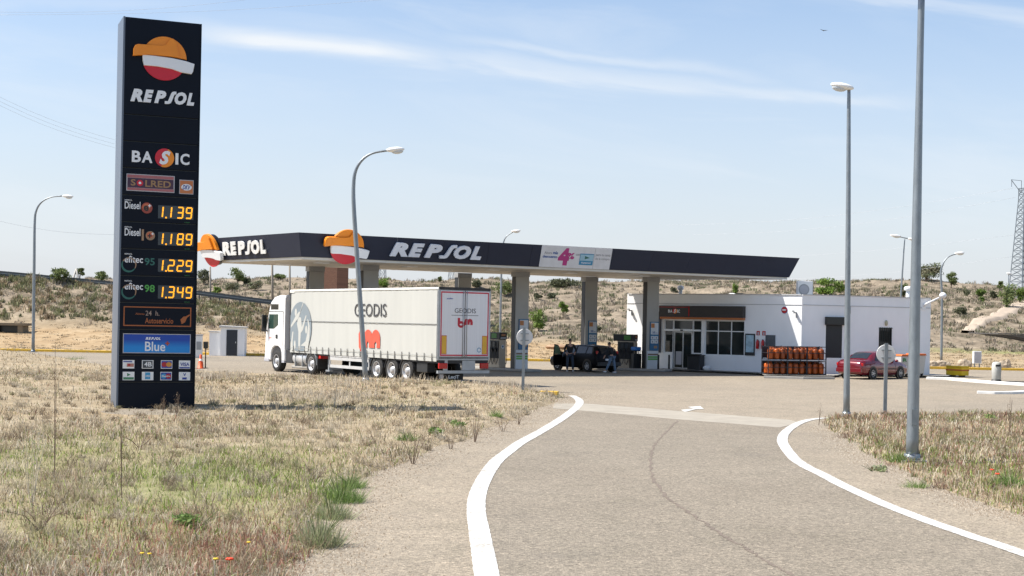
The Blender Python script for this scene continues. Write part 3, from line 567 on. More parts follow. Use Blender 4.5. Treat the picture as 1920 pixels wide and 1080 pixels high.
lamp_px('curved arm street lamp beyond the right corner of the shop', 1765, 677, [(1765, 677), (1766, 560), (1764, 515), (1768, 495), (1778, 482), (1793, 476)], .1, .04, [(1799, 475, .75, .1)], D=104)
lamp_px('double headed street lamp standing behind the shop roof', 1684, 670, [(1684, 670), (1689, 560), (1694, 480), (1696.5, 448)], .1, .045, [(1679, 442.5, .9, -.08), (1712, 449, .9, -.08)], D=112)
b0 = P(1684, 670, 112); arm = MB(); a1, a2 = P(1684, 443.5, 112)-b0, P(1708, 448.5, 112)-b0
lt_ = [o for o in C.objects if o.name.startswith('street_lamp') and 'double' in o['label']][0]; arm.tube([(a1.x, 0, a1.z+b0.z-lt_.location.z), (a2.x, 0, a2.z+b0.z-lt_.location.z)], .04, 8); arm.build('cross_arm', galv, lt_)
lamp_px('distant slender street lamp near the lattice pylon', 1886, 660, [(1886, 660), (1890, 560), (1891.5, 515)], .1, .05, [(1892, 513, .7, 0)], D=165)

# ---------------------------------------------------------------- round traffic signs seen from behind
def round_sign(label, bx, by, cx, cy, r, turn):
    g_ = G(bx, by); D = g_[1]; t = thing('traffic_sign', label, 'traffic sign', (g_[0], D, 0), 0, 'round signs seen from behind')
    c = P(cx, cy, D)-P(bx, by, D); zz0 = max(0, hz(*g_))
    b = MB(); q = P(bx+3, by-(by-cy)-r-1, D)-P(bx, by, D); b.bar((0, 0, -.1), (q.x*.9, 0, q.z+.02), .1, .06); b.build('post', galv, t)
    rm = r*D/F
    b = MB(); b.M = Matrix.Translation((c.x, .075, c.z)) @ Matrix.Rotation(turn, 4, 'Z'); b.lathe([(rm-.01, 0), (rm, .004), (rm, .02), (rm-.01, .024)], (0, 0, 0), 'y', 40); b.build('sign_plate', mat('bare_sign_aluminium', (.6, .6, .6), .5, .25, .05), t)
    b = MB(); b.M = Matrix.Translation((c.x, .05, c.z)) @ Matrix.Rotation(turn, 4, 'Z'); b.box(-rm*.5, rm*.5, -.01, .024, rm*.35, rm*.45); b.box(-rm*.5, rm*.5, -.01, .024, -rm*.45, -rm*.35); b.build('bracket', galv, t)
    b = MB(); b.lathe([(.22, -.05), (.2, .06), (.1, .09)], (0, 0, 0), 'z', 14); b.build('footing', conc, t)
round_sign('round sign seen from behind at the tip of the left verge', 980, 745, 984, 632, 15.5, .1)
round_sign('round sign seen from behind in front of the red car', 1659, 780, 1663, 664, 18, -.12)

# ---------------------------------------------------------------- canopy
KC = 1.025; p0, p1, p3 = Vector((-9.44, 62.5))*KC, Vector((15.85, 78.7)), Vector((-14.85, 69.))*KC; p2 = Vector((8.0, 84.2))  # unseen back corner shaped to place the canopy shadow on the shop wall
aC = math.atan2(p1.y-p0.y, p1.x-p0.x); cu, cn = Vector((math.cos(aC), math.sin(aC))), Vector((math.sin(aC), -math.cos(aC)))
can = thing('station_canopy', 'long navy and white forecourt canopy on grey columns over the pumps', 'canopy', (p0.x, p0.y, 0), aC)
def toC(p, z): d = Vector(p[:2])-p0; return Vector((d.dot(cu), d.dot(-cn), z))
ZT_, ZB_, ZS = 6.43, 5.35, 5.22; INS = .3
quad = [p0, p1, p2, p3]
def inset(q, d):
    o = []
    for i in range(4):
        a, c, e = q[i-1], q[i], q[(i+1) % 4]; u1, u2 = (c-a).normalized(), (e-c).normalized(); n1, n2 = Vector((-u1.y, u1.x)), Vector((-u2.y, u2.x))
        s = d/(1+n1.dot(n2)); o.append(c+(n1+n2)*s)
    return o
qb = inset(quad, INS); qs = inset(quad, INS+.06)
names = [0, 1, 2, 3]
def face_frame(i):
    a, c = quad[i], quad[(i+1) % 4]; ab = qb[i]
    X = (toC(c, 0)-toC(a, 0)).normalized(); low_ = toC(ab, ZB_); up_pt = toC(a, ZT_)
    nrm = Vector((X.y, -X.x, 0)); U = (Vector((0, 0, ZT_-ZB_))+nrm*INS).normalized(); Y = U.cross(X).normalized()
    O = toC(a, ZT_)-U*(ZT_-ZB_)*math.hypot(1, INS/(ZT_-ZB_)); Y = -X.cross(U)*-1
    M = Matrix((X, -X.cross(U)*1., U)).transposed().to_4x4(); M.translation = O
    return M
for i in range(4):
    a, c, ab, cb = quad[i], quad[(i+1) % 4], qb[i], qb[(i+1) % 4]; n_ = max(3, int((c-a).length/2.45)); 
    b = MB()
    for k in range(n_):
        t0, t1 = k/n_+.0002, (k+1)/n_-.0002
        v = [toC(ab.lerp(cb, t0), ZB_), toC(ab.lerp(cb, t1), ZB_), toC(a.lerp(c, t1), ZT_), toC(a.lerp(c, t0), ZT_)]
        inn = [toC(inset(quad, INS+.05)[i].lerp(inset(quad, INS+.05)[(i+1) % 4], tt2), zz) for tt2, zz in ((t0, ZB_), (t1, ZB_), (t1, ZT_), (t0, ZT_))]
        b.add(v+inn, [(0, 1, 2, 3), (7, 6, 5, 4), (0, 4, 5, 1), (3, 2, 6, 7), (0, 3, 7, 4), (1, 5, 6, 2)])
    b.build('fascia', navy_f, can)
sof = mat('soffit_panels', (.5, .46, .40), .55, 0, .07, .6)
b = MB(); b.slab([tuple(toC(p, 0)[:2]) for p in qs], ZS+.02, ZB_-.001); b.build('soffit_edge', mat('canopy_white_trim', (.62, .61, .57), .5, 0, .04), can)
q2 = inset(quad, INS+.22); b = MB(); b.slab([tuple(toC(p, 0)[:2]) for p in q2], ZS, ZS+.018); b.build('soffit', sof, can)
b = MB(); q2 = inset(quad, .5); b.slab([tuple(toC(p, 0)[:2]) for p in q2], ZB_+.1, ZT_-.25); b.build('roof', steel, can)
# soffit joints and lamps
b = MB(); jn = toC(q2[0], 0)
for k in range(1, 11): c0, c1 = toC(qs[0].lerp(qs[1], k/11), ZS-.004), toC(qs[3].lerp(qs[2], k/11), ZS-.004); b.bar(c0, c1, .03, .006)
b.build('soffit_joint', steel, can)
for k in range(6):
    for s in (.3, .72):
        c0 = toC(qs[0].lerp(qs[1], (k+.5)/6).lerp(qs[3].lerp(qs[2], (k+.5)/6), s), ZS); b = MB(); b.box(c0.x-.3, c0.x+.3, c0.y-.3, c0.y+.3, ZS-.03, ZS-.002); b.build('soffit_lamp', lit_w, can)
# long front face
M0 = face_frame(0)
def fx(px, py): return hit(px, py, (p0.x, p0.y), aC)[0]
lc = hit(650, 463, (p0.x, p0.y), aC); fz = lambda z: (z-ZB_)*math.hypot(1, INS/(ZT_-ZB_))
logo(can, M0, lc[0]+.0, fz(5.92), .82, -.12, .22)
b = MB(); b.M = M0; b.box(lc[0]-.3, lc[0]+.3, -.1, .0, fz(5.8), fz(6.2)); b.build('emblem_bracket', black, can)
X0, X1 = fx(733, 470), fx(904, 475); b = MB(); b.M = M0; word(b, X0, X1, fz(5.58), fz(6.22), -.04, .09); b.build('lettering', mat('canopy_letter_white', (.72, .75, .82), .4, 0, .02), can)
X0, X1 = fx(1016, 485), fx(1148, 490)
b = MB(); b.M = M0; b.box(X0, X1, -.02, -.004, .01, fz(ZT_)-.01); b.build('banner', mat('banner_white', (.62, .63, .66), .5), can)
W_ = X1-X0; mag = mat('magenta_print', (.42, .03, .2), .5); bp_ = mat('blue_print', (.03, .1, .3), .5); gy = mat('grey_print', (.22, .23, .26), .5)
def bn(name, m, items):
    b = MB(); b.M = M0
    for s, a, c, d, e, o_ in items: b.text(s, X0+a*W_, X0+c*W_, d*1.1, e*1.1, -.021, .005, o_)
    b.build(name, m, can)
bn('lettering', gy, [('Ahora', .045, .15, .62, .73, .005), ('con', .49, .545, .60, .69, .005), ('para tu cesta', .775, .985, .60, .73, .005), ('de la compra', .775, .98, .42, .56, .005)])
bn('lettering', bp_, [('más', .165, .235, .62, .76, .03), ('descuento', .03, .235, .44, .57, .03)])
bn('lettering', mag, [('4', .245, .40, .12, .93, .07), ('%', .37, .47, .42, .72, .05)])
b = MB(); b.M = M0; b.box(X0+.55*W_, X0+.745*W_, -.035, -.021, .2, .78); b.k = 1; b.box(X0+.555*W_, X0+.74*W_, -.04, -.0355, .42, .74); b.k = 2; b.prism([(X0+.62*W_, .5), (X0+.69*W_, .58), (X0+.62*W_, .67)], -.044, -.0405); b.k = 3; b.text('Supercor', X0+.58*W_, X0+.72*W_, .26, .36, -.0355, .004, .02); b.build('banner_card', [mat('mid_blue_print', (.03, .22, .4), .4), mat('pale_blue_print', (.3, .5, .62), .4), tealp, lit_w], can)
b = MB(); b.M = M0; b.box(X0+.755*W_, X0+.758*W_, -.024, -.0205, .02, 1.08); b.build('banner_joint', gy, can)
# left end face
M3 = face_frame(3); l3 = (p0-p3).length; a3 = math.atan2(p0.y-p3.y, p0.x-p3.x)
s0, s1 = hit(413, 465, (p3.x, p3.y), a3)[0], hit(494, 462, (p3.x, p3.y), a3)[0]
b = MB(); b.M = M3; word(b, s0, s1, fz(5.58), fz(6.22), -.04, .05); b.build('lettering', white, can)
s2 = hit(380, 465, (p3.x, p3.y), a3)[0]
logo(can, M3, max(.35, s2+.1), fz(5.88), .84, -.12, .24)
# columns
colm = mat('column_cladding', (.34, .335, .32), .5, .15, .05, 1.2)
posterm = {'blue': mat('poster_blue', (.02, .12, .25), .4), 'or': mat('poster_orange', (.45, .17, .05), .4), 'w': mat('poster_white', (.6, .62, .64), .4), 'g': mat('poster_green', (.12, .35, .06), .5), 'k': darkm}
def column(front, poster, low_panel):
    c0 = toC(front, 0); b = MB(); b.box(c0.x-.4, c0.x+.4, c0.y-.2, c0.y+.22, .1, 4.97); o = b.build('column', colm, can, bevel=.015)
    b = MB(); b.box(c0.x-.42, c0.x-.402, c0.y-.16, c0.y+.2, .15, 4.95); b.build('column_channel', darkm, o)
    b = MB(); b.box(c0.x-.45, c0.x+.42, c0.y-.23, c0.y+.26, 4.97, ZS-.001); b.build('column_cap', mat('cap_grey', (.3, .3, .3), .5), o)
    f = c0.y-.2
    if poster:
        b = MB(); b.box(c0.x-.2, c0.x+.38, f-.05, f-.001, 1.15, 2.75); b.build('poster_frame', posterm['blue'], o)
        b = MB(); b.box(c0.x-.16, c0.x+.34, f-.058, f-.051, 2.05, 2.70); b.build('poster', posterm['w'], o)
        b = MB(); b.box(c0.x-.155, c0.x+.08, f-.064, f-.059, 2.42, 2.66); b.build('poster_photo', posterm['or'], o)
        b = MB(); b.text('2€', c0.x-.06, c0.x+.12, 2.1, 2.22, f-.059, .004, .03); b.text('dto', c0.x+.14, c0.x+.3, 2.1, 2.17, f-.059, .004); b.build('lettering', bp_, o)
        for i in (0, 1):
            for j in (0, 1):
                b = MB(); b.box(c0.x-.15+i*.25, c0.x+.08+i*.25, f-.058, f-.051, 1.55+j*.22, 1.74+j*.22); b.k = 1; b.box(c0.x-.08+i*.25, c0.x+.0+i*.25, f-.062, f-.0585, 1.6+j*.22, 1.69+j*.22); b.build('offer_card', [posterm['w'], gy], o)
        b = MB(); b.box(c0.x+.06, c0.x+.28, f-.058, f-.051, 1.28, 1.42); b.build('offer_card', tanp, o)
    if low_panel:
        b = MB(); b.box(c0.x-.36, c0.x+.38, f-.05, f-.001, .12, 1.13); b.build('lower_panel', posterm['w'], o)
        b = MB()
        for k, zz in enumerate((.98, .84, .72)): b.k = 1 if k == 0 else 0; b.box(c0.x-.34, c0.x+.36, f-.056, f-.051, zz-.09, zz)
        b.build('notice', [posterm['g'], mat('notice_brown', (.2, .13, .08), .5)], o)
cols_f = [Vector((-6.84, 67.9)), Vector((.41, 73.)), Vector((7.54, 77.3))]; cols_f = [c*KC for c in cols_f]; cols_b = [Vector((-9.85, 71.)), Vector((-2.66, 76.3)), Vector((4.28, 78.85))]; cols_b = [c*KC for c in cols_b]
for i, c in enumerate(cols_f): column(c, i > 0, i > 0)
for i, c in enumerate(cols_b): column(c, i == 2, False)
# pump islands
for i in range(3):
    f_, k_ = cols_f[i], cols_b[i]; d = (k_-f_).normalized(); n_ = Vector((-d.y, d.x)); b = MB()
    a_, c_2 = f_-d*1.1, k_+d*1.1; b.slab([tuple(a_+n_*.62), tuple(a_-n_*.62), tuple(c_2-n_*.62), tuple(c_2+n_*.62)][::-1], 0.002, .14)
    tag(b.build('pump_island', conc, bevel=.04), ['concrete pump island hidden mostly behind the lorry', 'concrete pump island under the middle pair of columns', 'concrete pump island beside the black car'][i], 'kerb', kind='structure')
# fuel dispensers
beige = mat('pump_beige', (.5, .43, .34), .4, .1, .05)
def pump(i, t, label):
    f_, k_ = cols_f[i], cols_b[i]; p = f_.lerp(k_, t); d = (k_-f_).normalized(); a = math.atan2(-d.y, -d.x)       # local x towards the camera end
    r = thing('fuel_pump', label, 'fuel pump', (p.x, p.y, .14), a, 'fuel pumps under the canopy')
    b = MB(); b.box(-.5, .5, -.24, .24, 0, 1.5); b.build('cabinet', beige, r, bevel=.02)
    b = MB(); b.box(-.75, .53, -.27, .27, 1.5, 1.88); b.build('header', darkm, r, bevel=.02)
    for s in (-1, 1):
        y0, y1 = (-.256, -.241) if s < 0 else (.241, .256)
        b = MB(); b.box(-.46, .46, y0, y1, .5, 1.45); b.build('front_panel', darkm, r)
        b = MB(); b.box(-.25, .25, y0+.014*s, y1+.014*s, 1.12, 1.36); b.build('display', scr, r)
        b = MB(); b.box(-.1, .3, y0*1.1, y1*1.1, 1.58, 1.82); b.build('grade_panel', mat('pump_green', (.06, .2, .04), .5), r)
        for k in range(3):
            x = -.3+k*.28; b = MB(); b.tube([(x, .27*s, 1.0), (x, .32*s, 1.05), (x+.03, .34*s, .95)], .03, 8); b.box(x-.03, x+.05, min(.26*s, .33*s), max(.26*s, .33*s), .85, 1.0); b.build('nozzle', black, r)
            b = MB(); b.tube([(x, .3*s, 1.0), (x+.02, .36*s, .6), (x+.04, .38*s, .3), (x+.12, .36*s, .18), (x+.2, .34*s, .4), (x+.22, .29*s, 1.4)], .018, 6); b.build('hose', black, r)
    b = MB(); b.M = Matrix.Translation((.501, 0, 1.12)); b.lathe([(.11, 0), (.11, .012)], (0, 0, 0), 'x', 20); b.k = 1; b.lathe([(.06, .013), (.06, .018)], (0, -.01, .01), 'x', 16); b.build('badge', [lit_w, mat('badge_blue', (.05, .15, .25), .4)], r)
    b = MB(); b.box(.531, .536, -.15, .15, 1.68, 1.8); b.k = 1; b.box(.531, .535, -.2, .2, 1.54, 1.62); b.build('header_badge', [mat('badge_orange', (.4, .16, .06), .5), wl], r)
pump(1, .39, 'beige and black fuel pump at the rear of the lorry'); pump(2, .37, 'beige and black fuel pump between the black car and the shop')
# windscreen washing trolley by the pump
g_ = cols_f[2].lerp(cols_b[2], .12); wt = thing('service_trolley', 'dark slatted service trolley with a bright blue lid beside the right pump', 'service trolley', (P(1192, 690, 79.4).x, 79.4, .0), aC)
b = MB()
for k in range(7): b.box(-.3+k*.095, -.27+k*.095, -.2, -.17, .12, 1.1); b.box(-.3+k*.095, -.27+k*.095, .17, .2, .12, 1.1)
b.box(-.31, .31, -.2, .2, 1.1, 1.13); b.box(-.31, .31, -.2, .2, .1, .14); b.box(-.27, .27, -.15, .15, .14, .95); b.build('frame', darkm, wt)
b = MB(); b.box(-.24, .22, -.2, .2, 1.13, 1.34); b.build('lid', mat('bright_blue_plastic', (.02, .16, .5), .4), wt, bevel=.05)

# ---------------------------------------------------------------- lorry
def bmark(b, x0, x1, z0, z1, y, e, t=.30):
    """rounded letters b and m run together"""
    W_, h = x1-x0, z1-z0; T = lambda p: [(x0+a*W_, z0+c*h) for a, c in p]; t = t*h
    b.prism(strokepoly(T([(.10, 1.0), (.10, .32)]), t*.8), y-e*.9, y)
    b.prism(strokepoly(T([(.24+.15*math.cos(a), .27+.24*math.sin(a)) for a in np.linspace(.0, 2*math.pi*.999, 20)]), t*.72), y-e, y)
    b.prism(strokepoly(T([(.50, .22), (.50, .55), (.53, .72), (.60, .78), (.67, .72), (.70, .55), (.70, .25)]), t*.85), y-e*1.1, y)
    b.prism(strokepoly(T([(.71, .5), (.73, .68), (.80, .78), (.87, .72), (.90, .55), (.90, .22)]), t*.85), y-e*1.2, y)
tr0 = Vector((-3.10, 59.9))*.93; aL = -.968709
lor = thing('articulated_lorry', 'white cab lorry with long pale curtain-sided trailer parked beside the canopy', 'lorry', (tr0.x, tr0.y, .167), aL); lor.scale = (.93, .93, .93)
curt = mat('curtain_fabric', (.46, .46, .43), .6, 0, .04, 1.3, .12, 3, stretch=(1, 1, .15)); tw = mat('trailer_white', (.7, .71, .74), .35, 0, .05, 2, stretch=(1, 8, .1))
cabw = mat('cab_white', (.82, .82, .82), .22, 0, .02, coat=.3); lblack = mat('chassis_black', (.03, .03, .032), .7, 0, .3, 4); lgrey = mat('chassis_grey', (.36, .38, .4), .45, .4, .1)
TL = 14.25; TW = 2.6
b = MB(); b.box(-TL+.06, -.09, .03, TW-.03, .98, 3.9); b.build('body', curt, lor)
b = MB()   # gently rippled side curtain
nx = 190
vs = [(-TL+.06+(TL-.15)*i/nx, -.004-.006*math.sin(i*.8)*math.sin(i*.23+z), z) for z in (.86, 1.3, 2.4, 3.3, 3.88) for i in range(nx+1)]
b.add(vs, [(r*(nx+1)+i, r*(nx+1)+i+1, (r+1)*(nx+1)+i+1, (r+1)*(nx+1)+i) for r in range(4) for i in range(nx)], True); b.build('side_curtain', curt, lor)
b = MB(); b.box(-TL, -.0, -.03, TW+.03, 3.9, 4.0); b.box(-TL-.02, -TL+.5, -.04, TW+.04, 3.84, 3.97); b.build('roof_rail', mat('roof_rail_white', (.74, .74, .7), .5, 0, .05), lor, bevel=.02)
b = MB(); b.box(-.1, -.0, -.02, TW+.02, .98, 3.98); b.box(-.09, .012, -.02, .06, .98, 3.98); b.box(-.09, .012, TW-.06, TW+.02, .98, 3.98); b.build('rear_frame', lgrey, lor)
b = MB(); b.box(-TL-.01, -TL+.08, -.02, TW+.02, .98, 3.98); b.build('headboard', lblack, lor)
b = MB(); b.box(-TL+.35, -.1, -.034, -.026, 2.415, 2.44); b.build('curtain_seam', lblack, lor)
b = MB()
for k in range(22):
    x = -TL+.5+k*.635
    if x > -.3: break
    b = MB(); b.box(x-.022, x+.022, -.045, -.035, .84, 1.2); b.box(x-.035, x+.035, -.05, -.0455, .92, 1.0); b.build('curtain_strap', mat('strap_black', (.05, .05, .05), .7), lor)
b = MB(); b.box(-TL+.1, -.1, -.04, -.036, 1.08, 1.10); b.build('curtain_hem', mat('hem_grey', (.35, .35, .33), .6), lor)
b = MB(); b.box(-TL+.02, -.04, .05, TW-.05, .78, .975); b.build('chassis', lblack, lor)
eg = mat('emblem_grey', (.20, .235, .26), .6, 0, .06, 2)
ec, ez, erx, erz = -13.05, 2.12, 1.25, 1.27
b = MB(); b.prism([(max(x, -TL+.1), max(z, .95)) for x, z in ell(ec, ez, erx, erz, 40)], -.033, -.027); b.build('curtain_emblem', eg, lor)
b = MB()   # pale figures inside the emblem
y0, y1 = -.0375, -.0345
for c, rx, rz in (((-13.55, 2.86), .12, .2), ((-12.36, 2.02), .11, .2), ((-13.6, 1.25), .1, .22)): b.prism(ell(*c, rx, rz, 14), y0, y1)
for poly in ([(-13.05, 2.9), (-12.7, 3.36), (-12.78, 3.36), (-13.0, 3.0), (-13.2, 2.6), (-13.5, 2.45), (-14.05, 2.1), (-14.1, 2.2), (-13.6, 2.65), (-13.2, 2.9)],
             [(-13.25, 2.65), (-12.95, 2.6), (-12.85, 2.15), (-12.45, 2.72), (-12.35, 2.72), (-12.72, 2.0), (-12.95, 1.85), (-13.02, 1.0), (-13.2, 1.0), (-13.22, 1.9), (-13.4, 2.3)],
             [(-12.25, 2.55), (-12.15, 2.5), (-11.98, 2.2), (-11.97, 1.7), (-12.15, .96), (-12.55, .96), (-12.5, 1.2), (-12.95, 1.22), (-12.4, 1.45), (-12.25, 1.8), (-12.15, 2.2)],
             [(-13.9, 1.9), (-13.78, 1.9), (-13.85, 1.4), (-13.8, .97), (-14.0, .97), (-14.02, 1.4)]): b.prism([(x+.0, z) for x, z in poly], y0, y1)
b.build('emblem_figures', curt, lor)
dkt = mat('dark_print', (.05, .05, .055), .6); rdt = mat('curtain_red_print', (.62, .09, .05), .6)
b = MB(); b.text('GEODIS', -7.4, -4.4, 2.72, 3.3, -.034, .004, .0); b.build('lettering', dkt, lor)
b = MB()
for sx_2, w2 in ((-6.05, .62), (-5.33, .62)):
    b.prism(ell(sx_2, 1.72, w2/2+.09, .40, 18, 0, math.pi)+[(sx_2-w2/2-.09, 1.30), (sx_2-.09, 1.30), (sx_2-.11, 1.50), (sx_2, 1.60), (sx_2+.11, 1.50), (sx_2+.09, 1.30), (sx_2+w2/2+.09, 1.30)], -.038-(.001 if w2 == .62 and sx_2 < -6 else 0), -.034)
b.prism(ell(-6.65, 1.58, .34, .42, 20)[:0]+[(-6.95, 1.9), (-6.9, 1.3), (-6.7, 1.08), (-6.45, 1.05), (-6.3, 1.3), (-6.35, 1.85), (-6.6, 2.05), (-6.85, 2.05)], -.0365, -.034); b.build('company_mark', rdt, lor)
# rear doors
MR = Matrix.Rotation(math.pi/2, 4, 'Z')         # local: x across the rear, front face towards the viewer behind the lorry
for k, (a0, a1_) in enumerate(((.07, 1.285), (1.315, 2.53))):
    b = MB(); b.M = MR; b.box(a0, a1_, -.03, -.013, 1.08, 3.86); d = b.build('rear_door', tw, lor)
    b = MB(); b.M = MR; t_ = .055; e0, e1 = a0+.02, a1_-.02
    b.box(e0, e1, -.034, -.031, 3.77, 3.83); b.box(e0, e1, -.034, -.031, 1.1, 1.16); xx = e0 if k == 0 else e1-t_; b.box(xx, xx+t_, -.034, -.031, 1.16, 3.77); b.build('reflective_tape', mat('red_tape', (.5, .02, .05), .4), d)
    b = MB(); b.M = MR; xx = a0+.1 if k == 0 else a1_-.32; b.box(xx, xx+.22, -.04, -.035, 1.2, 1.95); b.k = 1; b.box(xx-.015, xx+.235, -.0375, -.0345, 1.18, 1.97); b.build('marker_plate', [mat('marker_yellow', (.65, .38, .03), .4), redl], d)
    b = MB(); b.M = MR
    for xr in ((a1_-.08,) if k == 0 else (a0+.08,)): b.tube([(xr, -.055, 1.05), (xr, -.055, 3.85)], .016, 8)
    b.build('lock_rod', lgrey, d)
b = MB(); b.M = MR; b.text('GEODIS', .78, 1.85, 2.93, 3.13, -.031, .004, .0); b.box(.62, 1.98, -.034, -.031, 2.82, 2.84); b.build('lettering', dkt, lor)
b = MB(); b.M = MR; bmark(b, .92, 1.72, 2.34, 2.72, -.031, .006, .38); b.build('company_mark', mat('deep_red_print', (.45, .01, .03), .5), lor)
b = MB(); b.M = MR; b.text('trailer', .38, .7, 3.5, 3.57, -.031, .004, .01, .3); b.build('small_print', mat('deep_blue_print', (.01, .04, .3), .5), lor)
b = MB(); b.M = MR; b.prism(strokepoly(ell(2.05, 1.36, .09, .09, 18), .03), -.034, -.031); b.build('round_sticker', mat('mid_blue_print', (.03, .22, .4), .4), lor)
b = MB(); b.M = MR; b.box(.0, 2.6, .0, .12, .92, 1.06); b.box(.35, .5, -.0, .12, .45, .92); b.box(1.25, 1.9, .02, .1, .5, .9); b.box(.0, 2.6, -.04, .08, .36, .48); b.build('rear_bumper', lgrey, lor)
for x in (.05, 2.13): b = MB(); b.M = MR; b.box(x, x+.42, -.05, .05, .56, .8); b.build('tail_lamp', redl, lor, bevel=.02)
b = MB(); b.M = MR; b.box(0, 2.6, -.02, .0, 3.9, 4.02); b.box(1.286, 1.314, -.04, -.014, 1.08, 3.88); b.build('door_seal', lblack, lor)
b = MB(); b.M = MR; b.box(.12, 1.35, .1, .13, .0+.08, .38); b.k = 1; b.text('LeciT', .62, 1.15, .14, .28, .099, .004, .02); b.k = 2; b.box(.16, .36, .094, .099, .14, .32); b.build('mud_flap', [rubber, lit_w, wl], lor)
def wheel(par, x, y, r, wd, hubr, side=-1):
    b = MB(); y0 = y; zc = r-.18; b.lathe([(r*.55, .02), (r*.62, 0), (r*.94, .0), (r, .05), (r, wd-.05), (r*.94, wd), (r*.6, wd), (r*.55, wd-.02)], (x, y0, zc), 'y', 28, False); wl_ = b.build('wheel', rubber, par)
    yy_ = y0 if side < 0 else y0+wd; s = -side
    b = MB(); b.lathe([(r*.63, -.006*s), (r*.58, -.01*s), (r*.54, .06*s), (r*.48, .1*s), (r*.3, .1*s), (r*.26, .0*s), (r*.12, -.02*s), (.005, -.022*s)], (x, yy_, zc), 'y', 24, False); b.build('rim', rim, wl_)
    b = MB()
    for k in range(10): t = 2*math.pi*k/10; b.ball((x+r*.4*math.cos(t), yy_+.095*s, zc+r*.4*math.sin(t)), r*.06, 6, 4)
    b.lathe([(r*.2, -.012*s), (r*.26, -.008*s)], (x, yy_-.008*(-s), zc), 'y', 18, False); b.build('wheel_nuts', darkm, wl_); return wl_
for x in (-2.67, -3.99, -5.35):
    wheel(lor, x, .05, .54, .36, .3); wheel(lor, x, TW-.4, .54, .36, .3, 1)
    b = MB(); pts = [(x+.6*math.cos(t), .36+.6*math.sin(t)) for t in np.linspace(.15, math.pi-.15, 14)]; b.prism(strokepoly(pts, .03), .03, .45); b.build('mudguard', lblack, lor)
b = MB(); b.box(-1.9, -1.0, .1, .5, .35, .78); b.build('storage_box', darkm, lor, bevel=.03)
b = MB(); b.box(-9.9, -6.0, .02, .05, .80-.02, .9-.0); b.box(-9.9, -6.0, .02, .06, .62, .76); b.box(-9.9, -6.0, .02, .06, .26, .40); b.box(-9.9, -9.84, .02, .06, .26, .76); b.box(-6.06, -6.0, .02, .06, .26, .76); b.box(-8.0, -7.9, .06, .1, .3, .8); b.build('side_guard', alu, lor)
for y_ in (.3, 2.2): b = MB(); b.box(-10.6, -10.5, y_, y_+.1, .1, .8); b.box(-10.75, -10.35, y_-.05, y_+.15, .03, .1); b.build('landing_leg', lgrey, lor)
# tractor unit
wheel(lor, -11.85, .02, .54, .6, .3); wheel(lor, -11.85, TW-.62, .54, .6, .3, 1)
b = MB(); pts = [(-11.85+.6*math.cos(t), .37+.6*math.sin(t)) for t in np.linspace(-.1, math.pi+.0, 16)]; b.prism(strokepoly(pts, .03), .0, .62); b.build('mudguard', lgrey, lor)
b = MB(); b.box(-11.2, -11.15, .02, .62, .12, 1.0); b.k = 1; b.box(-11.14, -11.12, .05, .6, .62, .85); b.build('mud_flap', [rubber, redl], lor)
b = MB(); b.box(-11.1, -10.9, .05, .5, .65, .82); b.build('tail_lamp', redl, lor)
b = MB(); b.tube([(-14.05, .45, .58), (-13.2, .45, .58), (-12.55, .45, .58)], .38, 20); o_ = b.build('fuel_tank', alu, lor)
b = MB(); b.box(-13.75, -13.7, .05, .84, .18, .98); b.box(-12.95, -12.9, .05, .84, .18, .98); b.build('tank_strap', lgrey, o_)
b = MB(); b.box(-14.9, -14.15, .12, .6, .3, .95); b.build('battery_box', lblack, lor, bevel=.02)
b = MB(); b.box(-16.5, -10.8, .9, 1.1, .62, .9); b.box(-16.5, -10.8, 1.55, 1.75, .62, .9); b.build('tractor_frame', lblack, lor)
b = MB(); b.box(-14.95, -14.3, .3, 2.3, .9, 3.2); b.build('cab_gap', lblack, lor)
XC = -17.25   # front of cab
prof = [(-14.75, .95), (-15.25, .95), (-15.3, .42), (-15.15, .42), (-15.15, .38), (-15.32, .38)]
side = [(-14.92, .95), (-14.92, 3.72), (-15.6, 3.74), (-16.2, 3.64), (-16.62, 3.38), (-16.85, 2.95), (-16.98, 2.6), (-17.2, 1.9), (-17.26, 1.3), (-17.26, .38), (-16.6, .38), (-16.57, .75), (-16.42, 1.0), (-16.15, 1.12), (-15.7, 1.12), (-15.42, 1.0), (-15.3, .8), (-15.27, .38), (-14.92, .38)]
b = MB(); b.prism(side[::-1], .03, TW-.03); cab = b.build('cab', cabw, lor, bevel=.06)
b = MB(); b.box(-14.95, -14.9, .02, .5, 1.0, 3.6); b.build('wind_deflector', cabw, cab)
b = MB(); b.prism([(-16.86, 2.02), (-16.2, 2.02), (-15.72, 2.22), (-15.72, 2.76), (-16.78, 2.76)][::-1], .018, .03); b.build('side_window', mat('cab_glass', (.03, .06, .05), .06, 0, .3, 2, spec=.5), cab)
b = MB(); b.box(-16.6, -15.7, .02, .03, 3.0, 3.28); b.build('upper_window', glassd, cab)
b = MB(); b.box(-15.12, -15.09, .018, .03, 1.15, 2.9); b.box(-16.8, -15.1, .018, .03, 2.88, 2.91); b.build('door_gap', lblack, cab)
b = MB(); b.box(-15.95, -15.75, .0, .03, 1.52, 1.72); b.build('door_handle', darkm, cab)
b = MB(); b.text('bm', -16.75, -16.45, 1.5, 1.6, .029, .003, .02); b.build('small_print', rdt, cab)
b = MB(); b.add([(-17.0-.02, .15, 2.65), (-17.0-.02, TW-.15, 2.65), (-17.24, TW-.15, 1.78), (-17.24, .15, 1.78)], [(0, 1, 2, 3)]); b.build('windscreen', glassd, cab)
